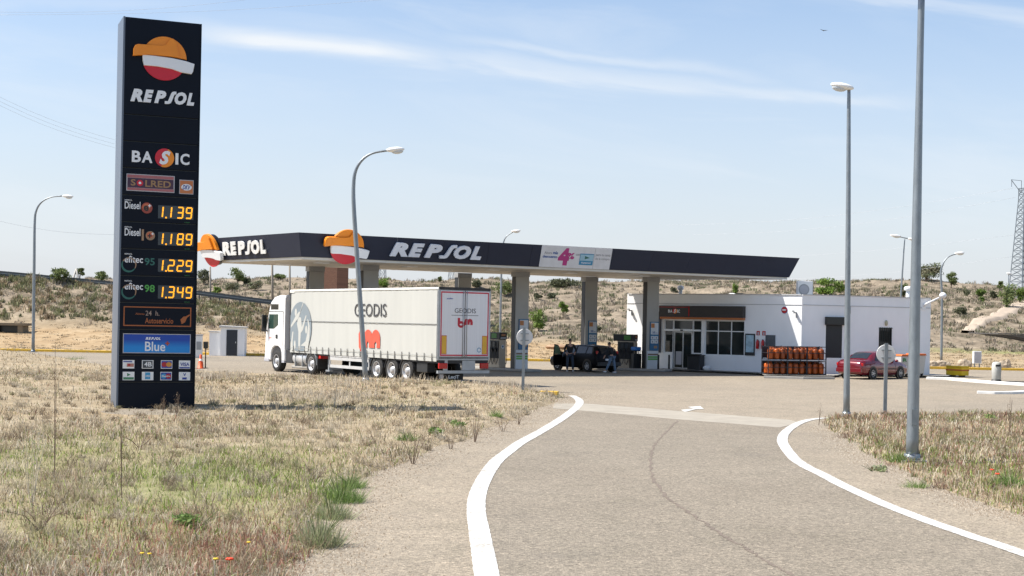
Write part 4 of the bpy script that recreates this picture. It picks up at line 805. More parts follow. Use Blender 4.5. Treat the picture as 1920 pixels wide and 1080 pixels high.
b = MB(); b.add([(-17.275, .6, 1.6), (-17.275, TW-.6, 1.6), (-17.275, TW-.6, .7), (-17.275, .6, .7)], [(0, 1, 2, 3)]); b.build('grille', lblack, cab)
b = MB(); b.box(-17.32, -17.2, .05, .5, .45, .75); b.build('headlight', alu, cab, bevel=.02); b = MB(); b.box(-17.32, -17.2, TW-.5, TW-.05, .45, .75); b.build('headlight', alu, cab, bevel=.02)
b = MB(); b.box(-17.3, -16.7, .0, TW, .3, .5); b.build('bumper', wl, cab, bevel=.04)
b = MB(); b.box(-17.05, -16.9, -.3, -.04, 1.85, 2.72); b.box(-17.0, -16.9, -.12, .1, 2.6, 2.66); b.box(-17.05, -16.95, -.12, .1, 1.86, 1.92); b.build('mirror', black, cab, bevel=.03)
b = MB(); b.box(-17.3, -17.12, TW+.06, TW+.32, 1.85, 2.72); b.box(-17.22, -17.15, TW-.1, TW+.12, 2.6, 2.66); b.build('mirror', black, cab, bevel=.03)
b = MB(); b.ball((-16.1, .8, 3.7), (.25, .12, .1)); b.build('roof_hatch', lgrey, cab)
b = MB(); b.prism(ell(-15.9, .52, .6, .58, 20, 0, math.pi), .09, 2.5); b.build('wheel_arch', lblack, lor)
wheel(lor, -15.9, .05, .54, .34, .3); wheel(lor, -15.9, TW-.39, .54, .34, .3, 1)
b = MB(); b.box(-15.25, -14.95, .04, .6, .3, .94); b.build('side_skirt', wl, lor)
b = MB(); b.tube([(-14.85, 1.6, 1.2), (-14.4, 1.6, 1.5), (-14.2, 1.6, 1.2)], .03, 6); b.build('air_hose', redl, lor)

# ---------------------------------------------------------------- cars
def lerp(a, c, t): return a+(c-a)*t
def make_car(r, st, m, wx, wr, win, rearwin, front_win, glassm, lampspec, rear_spoke=False):
    """st rows: x, bottom, shoulder, half width, roof, roof half width (x forward, y left)"""
    S = np.array(st); xs = S[:, 0]; X = np.unique(np.concatenate([xs, np.linspace(xs[0], xs[-1], 40)]))
    par = lambda x: [float(np.interp(x, xs, S[:, k])) for k in range(1, 6)]
    def ring(x):
        zb, zs, hw, zr, rw = par(x); h = [(0, zb), (hw*.88, zb), (hw*.97, zb+.1), (hw, lerp(zb, zs, .45)), (hw*.99, lerp(zb, zs, .75)), (hw*.93, zs), (lerp(hw*.93, rw, .92), lerp(zs, zr, .9)), (rw*.8, zr), (0, zr+.025)]
        return [(x, y, z) for y, z in h]+[(x, -y, z) for y, z in h[-2:0:-1]]
    rg = [ring(x) for x in X]; n_ = len(rg[0]); b = MB()
    b.add([p for q in rg for p in q], [(i*n_+k, i*n_+(k+1) % n_, (i+1)*n_+(k+1) % n_, (i+1)*n_+k) for i in range(len(X)-1) for k in range(n_)]+[tuple(range(n_))[::-1], tuple((len(X)-1)*n_+k for k in range(n_))], True)
    body = b.build('body', m, r)
    for sgn in (1, -1):
        for (xa, xb, xc, xd) in win:      # bottom rear, bottom front, top rear, top front
            V = []
            for t in (0, .5, 1):
                for s in np.linspace(0, 1, 7):
                    x = lerp(lerp(xa, xb, s), lerp(xc, xd, s), t); zb, zs, hw, zr, rw = par(x); q = lerp(.1, .95, t)
                    V.append((x, sgn*(lerp(hw*.93, lerp(hw*.93, rw, .92), q)+.012), lerp(zs, lerp(zs, zr, .9), q)+.004))
            b = MB(); b.add(V, [(j*7+i, j*7+i+1, (j+1)*7+i+1, (j+1)*7+i) for j in range(2) for i in range(6)], True); b.build('side_window', glassm, body)
    for nm, (xa, xb) in (('rear_window', rearwin), ('windscreen', front_win)):
        V = []
        for t in (0, .25, .5, .75, 1):
            x = lerp(xa, xb, t); zb, zs, hw, zr, rw = par(x)
            for s in (-1, -.5, 0, .5, 1): V.append((x+(-.012 if xb > xa else .012), s*rw*.82, zr+.03-.02*abs(s)))
        b = MB(); b.add(V, [(j*5+i, j*5+i+1, (j+1)*5+i+1, (j+1)*5+i) for j in range(4) for i in range(4)], True); b.build(nm, glassm, body)
    hw = max(S[:, 3])
    for x in wx:
        for sgn in (1, -1):
            b = MB(); b.lathe([(wr*1.17, 0), (wr*1.17, .012)], (x, (hw*.995 if sgn > 0 else -hw*.995-.012), wr*1.03), 'y', 28); b.build('wheel_arch', black, body)
            b = MB(); y0 = sgn*(hw-.17) if sgn > 0 else -hw-.022; y0 = hw-.17 if sgn > 0 else -hw-.025
            b.lathe([(wr*.6, .01), (wr*.66, 0), (wr*.95, 0), (wr, .03), (wr, .165), (wr*.95, .195), (wr*.66, .195), (wr*.6, .185)], (x, y0, wr), 'y', 28, False); w_ = b.build('wheel', rubber, r)
            yo = y0+.195 if sgn > 0 else y0
            b = MB(); b.lathe([(wr*.68, 0), (wr*.6, -.015*sgn), (wr*.2, .0*sgn), (.005, .004*sgn)], (x, yo, wr), 'y', 24, False)
            b.build('rim', rim, w_)
            b = MB()
            for k in range(7):
                t = 2*math.pi*(k+.5)/7; b.bar((x+wr*.27*math.cos(t), yo, wr+wr*.27*math.sin(t)), (x+wr*.54*math.cos(t), yo-.006*sgn, wr+wr*.54*math.sin(t)), .05, .03)
            b.build('rim_slot', darkm, w_)
    for nm, mm, bx in lampspec: b = MB(); b.box(*bx); b.build(nm, mm, body, bevel=.02)
    for sgn in (1, -1):
        b = MB(); b.ball((front_win[0]-.25, sgn*(hw+.07), par(front_win[0])[1]+.08), (.07, .1, .07)); b.build('mirror', m, body)
    return body, par
sed = [(-2.2, .42, .72, .66, .76, .5), (-2.14, .3, .86, .76, .9, .6), (-1.9, .24, .93, .82, .99, .64), (-1.45, .2, .94, .845, 1.01, .66), (-1.05, .2, .93, .85, 1.27, .60), (-.75, .2, .92, .85, 1.38, .56), (-.2, .2, .91, .85, 1.42, .57), (.35, .2, .9, .85, 1.38, .56), (.75, .2, .88, .85, 1.17, .62), (1.08, .2, .87, .845, .95, .70), (1.6, .2, .80, .83, .87, .66), (2.0, .24, .70, .79, .75, .6), (2.18, .32, .58, .7, .62, .52)]
sed = [(x*1.02, a, c*1.0, d, e, f) for x, a, c, d, e, f in sed]
redp = mat('red_car_paint', (.15, .005, .012), .22, .15, .05, 1.5, coat=.8)
cglass = mat('car_glass', (.02, .025, .03), .04, 0, .1, 3, spec=.5)
hr = Vector((.72, .69)).normalized(); rn = Vector((hr.y, -hr.x)); rwp = Vector(G(1634, 711.5))      # near rear wheel
cen = rwp-rn*.75+hr*1.32
rc = thing('parked_car', 'dark red four-door saloon parked nose-in by the white shop wall', 'car', (cen.x, cen.y, 0), math.atan2(hr.y, hr.x), 'cars at the station')
lampr = [('tail_lamp', redl, (-2.2, -2.06, -.78, -.46, .68, .84)), ('tail_lamp', redl, (-2.2, -2.06, .46, .78, .68, .84)), ('number_plate', lit_w, (-2.23, -2.18, -.26, .26, .62, .73)), ('rear_bumper', redp, (-2.3, -2.0, -.74, .74, .36, .56)), ('headlight', lit_w, (2.0, 2.17, -.72, -.42, .54, .66)), ('headlight', lit_w, (2.0, 2.17, .42, .72, .54, .66)),
         ('door_handle', redp, (-.62, -.46, -.87, -.84, .77, .8)), ('door_handle', redp, (.3, .46, -.87, -.84, .77, .8)), ('door_seam', black, (-.17, -.16, -.853, -.84, .3, .88)), ('door_seam', black, (.82, .83, -.853, -.84, .3, .86)), ('side_strip', darkm, (-.9, .9, -.865, -.845, .5, .56))]
make_car(rc, sed, redp, (-1.32, 1.3), .31, [(-1.12, -.2, -.72, -.2), (-.12, .78, -.12, .36)], (-1.42, -.86), (1.02, .46), cglass, lampr)
est = [(-2.1, .42, .8, .68, .9, .55), (-2.02, .3, .95, .8, 1.1, .6), (-1.85, .24, .98, .86, 1.4, .58), (-1.6, .2, .98, .87, 1.52, .58), (-1.0, .2, .97, .88, 1.56, .6), (-.2, .2, .96, .88, 1.57, .61), (.3, .2, .94, .88, 1.54, .6), (.8, .2, .93, .88, 1.28, .66), (1.15, .2, .92, .87, 1.03, .72), (1.7, .22, .86, .85, .93, .66), (2.05, .26, .72, .8, .78, .6), (2.2, .35, .6, .7, .64, .5)]
est = [(x, a, c*.97, d, e*.91, f) for x, a, c, d, e, f in est]
hb = Vector((-.577, .817)).normalized(); ln_ = Vector((-hb.y, hb.x)); bw = Vector(G(1103, 697.5)); cen = bw-ln_*.78+hb*1.33
bc = thing('parked_car', 'black hatchback refuelling under the canopy with its driver door open', 'car', (cen.x, cen.y, 0), math.atan2(hb.y, hb.x), 'cars at the station')
bpaint = mat('black_car_paint', (.005, .005, .007), .45, 0, .05, spec=.15)
lampb = [('tail_lamp', redl, (-1.97, -1.88, .62, .74, .94, 1.14)), ('tail_lamp', redl, (-1.97, -1.88, -.74, -.62, .94, 1.14)), ('number_plate', lit_w, (-2.15, -2.1, -.26, .26, .62, .73)), ('rear_bumper', darkm, (-2.2, -1.9, -.76, .76, .34, .55)), ('headlight', lit_w, (2.0, 2.14, -.74, -.42, .56, .7)), ('headlight', lit_w, (2.0, 2.14, .42, .74, .56, .7)), ('door_seam', black, (-.25, -.24, .87, .885, .3, .9)), ('roof_rail', alu, (-1.4, .1, .44, .47, 1.40, 1.43))]
bbody, bpar = make_car(bc, est, bpaint, (-1.33, 1.28), .32, [(-1.75, -1.15, -1.6, -1.15), (-1.08, -.3, -1.08, -.3), (-.2, .82, -.2, .36)], (-2.03, -1.72), (1.08, .44), cglass, lampb)
# open driver's door, hinged at the front of the doorway
b = MB(); ang = math.radians(112); b.M = Matrix.Translation((.92, .88, 0)) @ Matrix.Rotation(-(math.pi-ang)*-1+math.pi, 4, 'Z') 
b.M = Matrix.Translation((.92, .9, 0)) @ Matrix.Rotation(math.radians(118), 4, 'Z')
b.prism([(0, .3), (1.0, .28), (1.06, .55), (1.06, .9), (0, .88)], 0, .07); d = b.build('door', bpaint, bc, bevel=.02)
b2 = MB(); b2.M = b.M; b2.prism(strokepoly([(.05, .88), (.48, 1.36), (.95, 1.42), (1.05, .9)], .05), .02, .05); b2.build('window_frame', bpaint, d)
b2 = MB(); b2.M = b.M; b2.prism([(.1, .9), (.5, 1.34), (.93, 1.4), (1.02, .9)], .03, .036); b2.build('side_window', mat('pale_green_glass', (.2, .28, .16), .05, 0, .1, spec=.6), d)
b2 = MB(); b2.M = b.M; b2.box(.2, .9, -.03, -.001, .45, .75); b2.build('door_trim', darkm, d)

# ---------------------------------------------------------------- people
skin = mat('skin', (.42, .24, .17), .55, 0, .05); hair = mat('dark_hair', (.015, .012, .01), .6)
def skinmesh(name, verts, edges, radii, m, parent, sub=1, root=0):
    me = bpy.data.meshes.new(name); me.from_pydata(verts, edges, []); o = bpy.data.objects.new(name, me); C.objects.link(o)
    o.modifiers.new('skin', 'SKIN'); sv = me.skin_vertices[0].data
    for i, r in enumerate(radii): sv[i].radius = (r, r) if not isinstance(r, tuple) else r
    sv[root].use_root = True
    s = o.modifiers.new('sub', 'SUBSURF'); s.levels = sub; s.render_levels = sub
    bpy.context.view_layer.update()
    ev = bpy.data.meshes.new_from_object(o.evaluated_get(bpy.context.evaluated_depsgraph_get())); bpy.data.objects.remove(o)
    ev.name = name; ev.materials.clear(); ev.materials.append(m); ev.polygons.foreach_set('use_smooth', [True]*len(ev.polygons)); ev.update()
    o = bpy.data.objects.new(name, ev); C.objects.link(o); o.parent = parent; return o
def person(label, loc, rz, J, shirt, trousers, shoes, scale=1.):
    """J: joints in metres, x right, y away, z up"""
    r = thing('person', label, 'person', loc, rz, 'people by the black car'); r.scale = (scale,)*3
    V, E, Rr = [], [], []
    def ad(p, rad, par=None):
        V.append(tuple(p)); Rr.append(rad); 
        if par is not None: E.append((par, len(V)-1))
        return len(V)-1
    pel = ad(J['pelvis'], (.14, .105)); wst = ad(J['waist'], (.125, .095), pel); ch = ad(J['chest'], (.15, .11), wst); nk0 = ad(J['neckbase'], (.075, .07), ch); nk = ad(J['neck'], .055, nk0); hd = ad(J['head'], (.078, .09), nk); ht = ad(Vector(J['head'])+Vector((0, 0, .09)), (.07, .08), hd)
    fingers = []
    for s in 'LR':
        sh = ad(J['sh'+s], .062, ch); el = ad(J['el'+s], .043, sh); wr = ad(J['wr'+s], .028, el); dv = (Vector(J['wr'+s])-Vector(J['el'+s])).normalized(); pm = ad(Vector(J['wr'+s])+dv*.07, (.036, .022), wr)
        side_ = dv.cross(Vector((0, 1, 0))).normalized(); pc = Vector(J['wr'+s])+dv*.08
        for k, ln2 in enumerate((.072, .08, .076, .06)):
            b0_ = pc+side_*(k-1.5)*.02; f1 = ad(b0_+dv*.025, .0095, pm); f2 = ad(b0_+dv*(.025+ln2*.5)+Vector((0, -.008, 0)), .0085, f1); ad(b0_+dv*(.02+ln2*.95)+Vector((0, -.025, 0)), .007, f2)
        t1 = ad(Vector(J['wr'+s])+dv*.045-side_*.04, .011, wr); ad(Vector(J['wr'+s])+dv*.085-side_*.055+Vector((0, -.02, 0)), .009, t1)
        hp = ad(J['hip'+s], .085, pel); kn = ad(J['kn'+s], .056, hp); an = ad(J['an'+s], .038, kn); ad(Vector(J['an'+s])+Vector(J['toe']), .035, an)
    skinmesh('body', V, E, Rr, skin, r)
    H = Vector(J['head']); fd = Vector(J['toe']).normalized(); fd.z = 0; fd.normalize(); rt = Vector((fd.y, -fd.x, 0))
    b = MB(); b.ball(H+Vector((0, 0, .075))-fd*.015, (.086, .098, .095)); b.build('hair', hair, r)
    b = MB(); b.ball(H+fd*.088+Vector((0, 0, .0)), (.014, .014, .02), 8, 5); b.ball(H+rt*.08, (.012, .018, .028), 8, 5); b.ball(H-rt*.08, (.012, .018, .028), 8, 5); b.build('face', skin, r)
    b = MB(); b.ball(H+fd*.082+rt*.03+Vector((0, 0, .03)), .009, 6, 4); b.ball(H+fd*.082-rt*.03+Vector((0, 0, .03)), .009, 6, 4); b.build('eyes', black, r)
    b = MB(); b.M = Matrix.Translation(H+fd*.083+Vector((0, 0, -.045))); b.ball((0, 0, 0), (.022, .008, .006), 8, 4); b.build('mouth', mat('lips', (.3, .1, .08), .5), r)
    # shirt
    V2 = [J['pelvis'], J['waist'], J['chest'], Vector(J['neckbase'])-Vector((0, 0, .01))]; E2 = [(0, 1), (1, 2), (2, 3)]; R2 = [(.16, .125), (.145, .115), (.17, .13), (.085, .08)]
    for s in 'LR':
        i = len(V2); V2 += [J['sh'+s], J['el'+s], Vector(J['el'+s]).lerp(Vector(J['wr'+s]), .88)]; E2 += [(2, i), (i, i+1), (i+1, i+2)]; R2 += [.08, .06, .045]
    skinmesh('shirt', [tuple(v) for v in V2], E2, R2, shirt, r)
    V3 = [Vector(J['pelvis'])+Vector((0, 0, .03))]; E3 = []; R3 = [(.155, .12)]
    for s in 'LR':
        i = len(V3); V3 += [J['hip'+s], J['kn'+s], Vector(J['kn'+s]).lerp(Vector(J['an'+s]), .94)]; E3 += [(0, i), (i, i+1), (i+1, i+2)]; R3 += [.105, .075, .06]
    skinmesh('trousers', [tuple(v) for v in V3], E3, R3, trousers, r)
    for s in 'LR':
        a = Vector(J['an'+s]); t = Vector(J['toe']); b = MB(); b.tube([a-t*.35+Vector((0, 0, -.03)), a+Vector((0, 0, -.03)), a+t*.6+Vector((0, 0, -.02)), a+t*1.15+Vector((0, 0, -.015))], [.042, .05, .047, .03], 10); b.build('shoe', shoes, r)
    return r
dk = mat('black_cloth', (.01, .01, .012), .8, 0, .2); jn1 = mat('dark_jeans', (.03, .045, .07), .85, 0, .2, 8); jn2 = mat('blue_jeans', (.10, .15, .22), .85, 0, .2, 8); shw = mat('pale_shoe', (.5, .5, .5), .6)
g1 = G(1068, 697)
person('man in black top and dark jeans standing at the open door of the black car', (g1[0], g1[1], 0.0), 0, dict(pelvis=(0, 0, .93), waist=(0, 0, 1.08), chest=(0, .0, 1.30), neckbase=(0, .01, 1.46), neck=(0, 0, 1.52), head=(0, -.01, 1.61), shL=(-.2, 0, 1.41), elL=(-.3, .06, 1.17), wrL=(-.2, -.1, 1.0), shR=(.2, 0, 1.41), elR=(.33, .05, 1.18), wrR=(.26, -.12, 1.02), hipL=(-.1, 0, .88), knL=(-.13, -.03, .49), anL=(-.14, .0, .085), hipR=(.1, 0, .88), knR=(.15, -.04, .49), anR=(.18, .02, .085), toe=(0, -.13, -.03)), dk, jn1, shw, 1.0)
g2 = G(1147, 700)
person('person in dark top and blue jeans stepping past the back of the black car', (g2[0], g2[1], 0.0), 0, dict(pelvis=(0, 0, .9), waist=(-.02, 0, 1.04), chest=(-.07, .0, 1.24), neckbase=(-.11, .01, 1.39), neck=(-.13, 0, 1.45), head=(-.17, -.01, 1.53), shL=(-.22, -.12, 1.33), elL=(-.28, -.16, 1.08), wrL=(-.38, -.1, .93), shR=(.04, .14, 1.34), elR=(.16, .14, 1.12), wrR=(.14, .05, .9), hipL=(-.06, -.08, .86), knL=(-.18, -.1, .48), anL=(-.34, -.08, .12), hipR=(.05, .08, .86), knR=(.14, .06, .48), anR=(.2, .06, .085), toe=(-.13, -.02, -.02)), dk, jn2, shw, .97)

# ---------------------------------------------------------------- shop
shop = thing('shop_building', 'single storey white rendered station shop with a flat roof', 'shop', (B_[0], B_[1], 0), 0)
def loc2(p, z): return Vector((p[0]-B_[0], p[1]-B_[1], z))
HS = 4.34
def wallmat(a, O, k): m_ = Matrix.Rotation(a, 4, 'Z') @ Matrix.Diagonal((k, 1, 1, 1)); m_.translation = loc2(O, 0); return m_
MA, MBm = wallmat(aA, A, KA), wallmat(aB, B_, KB); lA, lB = 11.4865, 8.1933
def wall(M, ln, holes, H, th=.22):
    b = MB(); b.M = M; xs = sorted({0, ln, *[h[0] for h in holes], *[h[1] for h in holes]}); zs = sorted({0, H, *[h[2] for h in holes], *[h[3] for h in holes]})
    for x0, x1 in zip(xs, xs[1:]):
        for z0, z1 in zip(zs, zs[1:]):
            if any(h[0] <= x0 and x1 <= h[1] and h[2] <= z0 and z1 <= h[3] for h in holes): continue
            b.add([(x0, 0, z0), (x1, 0, z0), (x1, 0, z1), (x0, 0, z1)], [(0, 1, 2, 3)])
    for h in holes:
        x0, x1, z0, z1 = h; b.add([(x0, 0, z0), (x1, 0, z0), (x1, 0, z1), (x0, 0, z1), (x0, th, z0), (x1, th, z0), (x1, th, z1), (x0, th, z1)], [(0, 4, 5, 1), (1, 5, 6, 2), (2, 6, 7, 3), (3, 7, 4, 0)])
    return b
hA = [(2.62, 3.22, 1.0, 2.9), (3.22, 4.55, .11, 2.9), (4.55, 5.15, 1.0, 2.9), (5.36, 7.93, .95, 2.9)]
hB = [(1.5, 2.53, .98, 3.1), (4.85, 5.7, 1.2, 2.68)]
wall(MA, lA, hA, HS).build('wall', render_w, shop); wall(MBm, lB, hB, HS).build('wall', render_w, shop)
C1, A1 = (20.7, 86.9), (11.9, 89.6)
for a, c in ((C_, C1), (C1, A1), (A1, A)):
    b = MB(); b.add([loc2(a, 0), loc2(c, 0), loc2(c, HS), loc2(a, HS)], [(0, 1, 2, 3)]); b.build('wall', render_w, shop)
q = [A, B_, C_, C1, A1]; cx_ = sum(p[0] for p in q)/5; cy_ = sum(p[1] for p in q)/5
b = MB(); b.slab([tuple(loc2((lerp(p[0], cx_, .03), lerp(p[1], cy_, .03)), 0)[:2]) for p in q], HS-.4, HS-.3); b.build('roof', mat('roof_gravel', (.3, .29, .27), .9), shop)
b = MB()
qi = [(lerp(p[0], cx_, .012), lerp(p[1], cy_, .012)) for p in q]
for a, c in zip(qi, qi[1:]+qi[:1]): b.bar(loc2(a, HS+.02), loc2(c, HS+.02), .22, .05)
b.build('coping', mat('coping_grey', (.5, .5, .5), .8), shop)
b = MB(); b.M = MA; b.box(.02, lA-.02, -.025, .0, 3.80, 3.83); b.M = MBm; b.box(.02, lB, -.025, .0, 3.80, 3.83); b.build('band', mat('groove_shade_grey', (.4, .4, .41), .8), shop)  # slight ledge, greyed to stand for the groove's shadow line
def window(M, x0, x1, z0, z1, cols, rows_, nm='window', fm=white, t=.05):
    b = MB(); b.M = M; y0, y1 = .08, .14
    b.box(x0, x0+t, y0, y1, z0, z1); b.box(x1-t, x1, y0, y1, z0, z1); b.box(x0+t, x1-t, y0, y1, z0, z0+t); b.box(x0+t, x1-t, y0, y1, z1-t, z1)
    for c in cols: b.box(c-t/2, c+t/2, y0-.003, y1-.003, z0+t, z1-t)
    for r in rows_: b.box(x0+t, x1-t, y0+.003, y1-.01, r-t/2, r+t/2)
    f = b.build(nm, fm, shop); g = MB(); g.M = M; g.box(x0+.02, x1-.02, .11, .118, z0+.02, z1-.02); g.build('pane', glassd, f); return f
window(MA, 2.62, 3.22, 1.0, 2.9, [], [2.30]); window(MA, 4.55, 5.15, 1.0, 2.9, [], [2.30]); window(MA, 5.36, 7.93, .95, 2.9, [6.22, 7.07], [2.3])
window(MA, 3.22, 4.55, 2.33, 2.9, [], [])
dr = window(MA, 3.27, 4.5, .12, 2.24, [3.885], [], 'door', alu, .06)
b = MB(); b.M = MA; b.box(3.4, 3.8, .09, .1, .35, 1.1); b.build('door_notice', wl, dr)
b = MB(); b.M = MA; b.box(2.55, 5.1, -.08, .0, 2.26, 2.36); b.k = 1; b.box(3.8, 3.95, -.12, -.08, 2.27, 2.35); b.build('door_track', [white, black], shop)
b = MB(); b.M = MA; b.box(2.45, 8.0, -.32, -.001, 3.06, 3.70); sg_ = b.build('shop_sign', mat('sign_charcoal', (.035, .03, .03), .5), shop, bevel=.01)
b = MB(); b.M = MA; b.box(2.5, 7.98, -.30, -.004, 2.94, 3.055); b.build('sign_stripe', mat('orange_stripe', (.45, .14, .04), .5), sg_)
b = MB(); b.M = MA; b.box(4.45, 4.5, -.335, -.321, 3.1, 3.66); b.box(2.47, 4.4, -.335, -.321, 3.6, 3.63); b.build('sign_line', redl, sg_)
basic(sg_, 3.08, 3.88, 3.28, 3.5, -.321, .015, MA)
b = MB(); b.M = MA; b.box(2.1, 2.43, -.1, -.001, 1.0, 3.35); b.k = 1; b.box(2.14, 2.40, -.11, -.101, 1.6, 2.25); b.build('notice_board', [mat('board_dark', (.05, .05, .06), .5), timber], shop)
b = MB(); b.M = MA; b.box(8.02, 8.63, -.06, -.001, 1.0, 2.2); pf = b.build('poster_frame', darkm, shop)
b = MB(); b.M = MA; b.box(8.08, 8.57, -.068, -.061, 1.18, 2.12); b.build('poster', mat('pale_cyan_poster', (.35, .5, .58), .4, 0, .35, 3), pf)
b = MB(); b.M = MA; b.box(9.3, 9.9, -.05, -.001, .98, 2.15); b.build('notice_board', mat('board_slate', (.08, .09, .1), .6, 0, .2, 8), shop)
for x in (8.82, 9.18):
    b = MB(); b.M = MA; b.box(x-.1, x+.1, -.02, -.001, 2.12, 2.36); b.k = 1; b.box(x-.04, x+.05, -.024, -.0205, 2.14, 2.3); b.build('fire_sign', [redl, wl], shop)
b = MB(); b.M = MA; b.lathe([(.17, 0), (.17, .02)], (10.42, -.022, 3.52), 'y', 24); b.k = 1; b.box(10.3, 10.52, -.028, -.0225, 3.49, 3.57); b.k = 2; b.lathe([(.19, .0), (.19, .012)], (10.42, -.014, 3.52), 'y', 24); b.build('round_sign', [redl, lit_w, mat('deep_blue_print', (.01, .04, .3), .5)], shop)
def cam_box(M, x): b = MB(); b.M = M; b.box(x-.06, x+.02, -.25, -.001, 3.35, 3.43); b.box(x-.12, x-.02, -.32, -.2, 3.42, 3.5); b.box(x+.02, x+.07, -.12, -.001, 3.1, 3.35); b.build('wall_camera', steel, shop)
cam_box(MA, 11.15); cam_box(MA, .35)
# extras on the right-hand wall
b = MB(); b.M = MBm; b.box(1.42, 2.66, -.22, -.001, 2.76, 3.2); b.build('shutter_box', black, shop, bevel=.02)
b = MB(); b.M = MBm
for k in range(20): b.box(1.5, 2.53, .02, .05, 1.0+k*.0875, 1.075+k*.0875)
b.box(1.5, 2.53, .05, .07, .98, 2.76); b.build('roller_shutter', mat('shutter_black', (.02, .02, .024), .45, .1, .1), shop)
f = window(MBm, 4.85, 5.7, 1.2, 2.68, [], [], 'window', black); b = MB(); b.M = MBm
for k in range(6): b.box(4.93+k*.14, 4.95+k*.14, -.03, -.01, 1.18, 2.7)
b.box(4.83, 5.72, -.035, -.008, 1.2, 1.23); b.box(4.83, 5.72, -.035, -.008, 2.64, 2.67); b.build('window_bars', black, f)
b = MB(); b.M = MBm; b.ball((5.29, -.04, 2.93), (.1, .06, .16)); b.build('wall_light', mat('bulkhead_glass', (.4, .38, .25), .3), shop)
b = MB(); b.M = MBm; b.tube([(7.7, -.05, 3.9), (7.75, -.1, 4.02), (8.35, -.55, 4.4)], .05, 8); b.ball((8.5, -.65, 4.52), (.2, .2, .17)); b.box(7.6, 7.85, -.04, -.001, 3.7, 4.05); b.build('floodlight', white, shop)
b = MB(); b.M = MBm; b.tube([(3.0, -.02, 3.4), (3.0, -.03, 3.8)], .02, 6); b.build('cable', steel, shop)
# roof plant: each stands on the roof
def roofxy(px, D): q_ = P(px, 550, D); return q_.x, q_.y
x, y = roofxy(1508, 78.5); ac = thing('air_conditioner', 'white air conditioning unit on the shop roof', 'air conditioner', (x, y, HS-.3), .1)
b = MB(); b.box(-.42, .42, -.18, .18, .05, 1.12); b.box(-.35, -.28, -.18, .18, 0, .05); b.box(.28, .35, -.18, .18, 0, .05); b.build('casing', white, ac, bevel=.02)
b = MB(); b.lathe([(.3, 0), (.3, .012)], (-.08, -.193, .65), 'y', 26); b.build('fan_grille', steel, ac)
b = MB()
for k in range(4): b.lathe([(.06+.06*k, 0), (.06+.06*k, .004)], (-.08, -.2-.0005*k, .65), 'y', 22)
b.build('fan_guard', wl, ac)
b = MB(); b.box(.421, .44, -.17, .17, .08, 1.1); b.build('side_louvre', steel, ac)
def flue(px, D, h, r, label):
    x, y = roofxy(px, D); t = thing('roof_flue', label, 'flue', (x, y, HS-.3), 0, 'white flues on the shop roof'); b = MB(); b.tube([(0, 0, 0), (0, 0, h)], r, 12); b.build('pipe', white, t)
    b = MB(); b.lathe([(r*1.2, 0), (r*1.9, .04), (r*1.9, .2), (r*.8, .26)], (0, 0, h), 'z', 14); b.build('cowl', white, t)
flue(1276, 83.5, .62, .1, 'white flue pipe rising from the left of the shop roof'); flue(1703, 80.5, .75, .13, 'stout white flue on the right of the shop roof')
x, y = roofxy(1373, 82.5); dm = thing('roof_dome', 'small white dome vent on the middle of the shop roof', 'roof vent', (x, y, HS-.3)); b = MB(); b.ball((0, 0, .3), (.3, .3, .18)); b.build('dome', white, dm); b = MB(); b.tube([(0, 0, 0), (0, 0, .3)], .2, 12); b.build('collar', steel, dm)
# things standing by the shop
def onA(s, out):
    s *= KA; return (A[0]+math.cos(aA)*s+nA.x*out, A[1]+math.sin(aA)*s+nA.y*out)
x, y = onA(5.08, .45); bn_ = thing('waste_bin', 'square black waste bin beside the glass shop door', 'bin', (x, y, .11), aA); b = MB(); b.box(-.4, .4, -.28, .28, 0, .78); b.build('body', darkm, bn_, bevel=.03); b = MB(); b.box(-.43, .43, -.31, .31, .78, .84); b.build('lid', black, bn_, bevel=.02); b = MB(); b.box(-.25, .25, -.2, .2, .841, .88); b.build('ash_tray', darkm, bn_)
x, y = onA(5.75, .4); st_ = MB(); st_.ball((0, 0, .12), (.22, .15, .14), 9, 6, .12); tag(st_.build('stone', white, loc=(x, y, .11)), 'white stone lying by the black bin under the shop window', 'stone')
def bollard(px, py, label):
    g_ = G(px, py, .0); t = thing('bollard', label, 'bollard', (g_[0], g_[1], 0.0), 0, 'black bollards in front of the shop'); b = MB(); b.tube([(0, 0, 0), (0, 0, .9)], .055, 12); b.build('post', black, t); b = MB(); b.ball((0, 0, .9), (.06, .06, .04)); b.build('cap', darkm, t)
bollard(1254, 696.5, 'black bollard just left of the glass shop door'); bollard(1234, 697, 'black bollard behind the right canopy column'); 
for s, l_ in ((8.84, 'red fire extinguisher on the shop wall next to the tall poster'), (9.17, 'red fire extinguisher on the shop wall nearer the dark board')):
    x, y = onA(s, .12); t = thing('fire_extinguisher', l_, 'fire extinguisher', (x, y, 1.38), aA, 'fire extinguishers on the shop wall')
    b = MB(); b.lathe([(.06, 0), (.08, .02), (.08, .38), (.05, .46), (.025, .48)], (0, 0, 0), 'z', 14); b.build('cylinder', mat('extinguisher_red', (.5, .01, .015), .3), t); b = MB(); b.box(-.04, .04, -.02, .02, .48, .52); b.tube([(.02, 0, .5), (.1, 0, .42), (.1, -.02, .15)], .012, 6); b.build('valve', black, t)
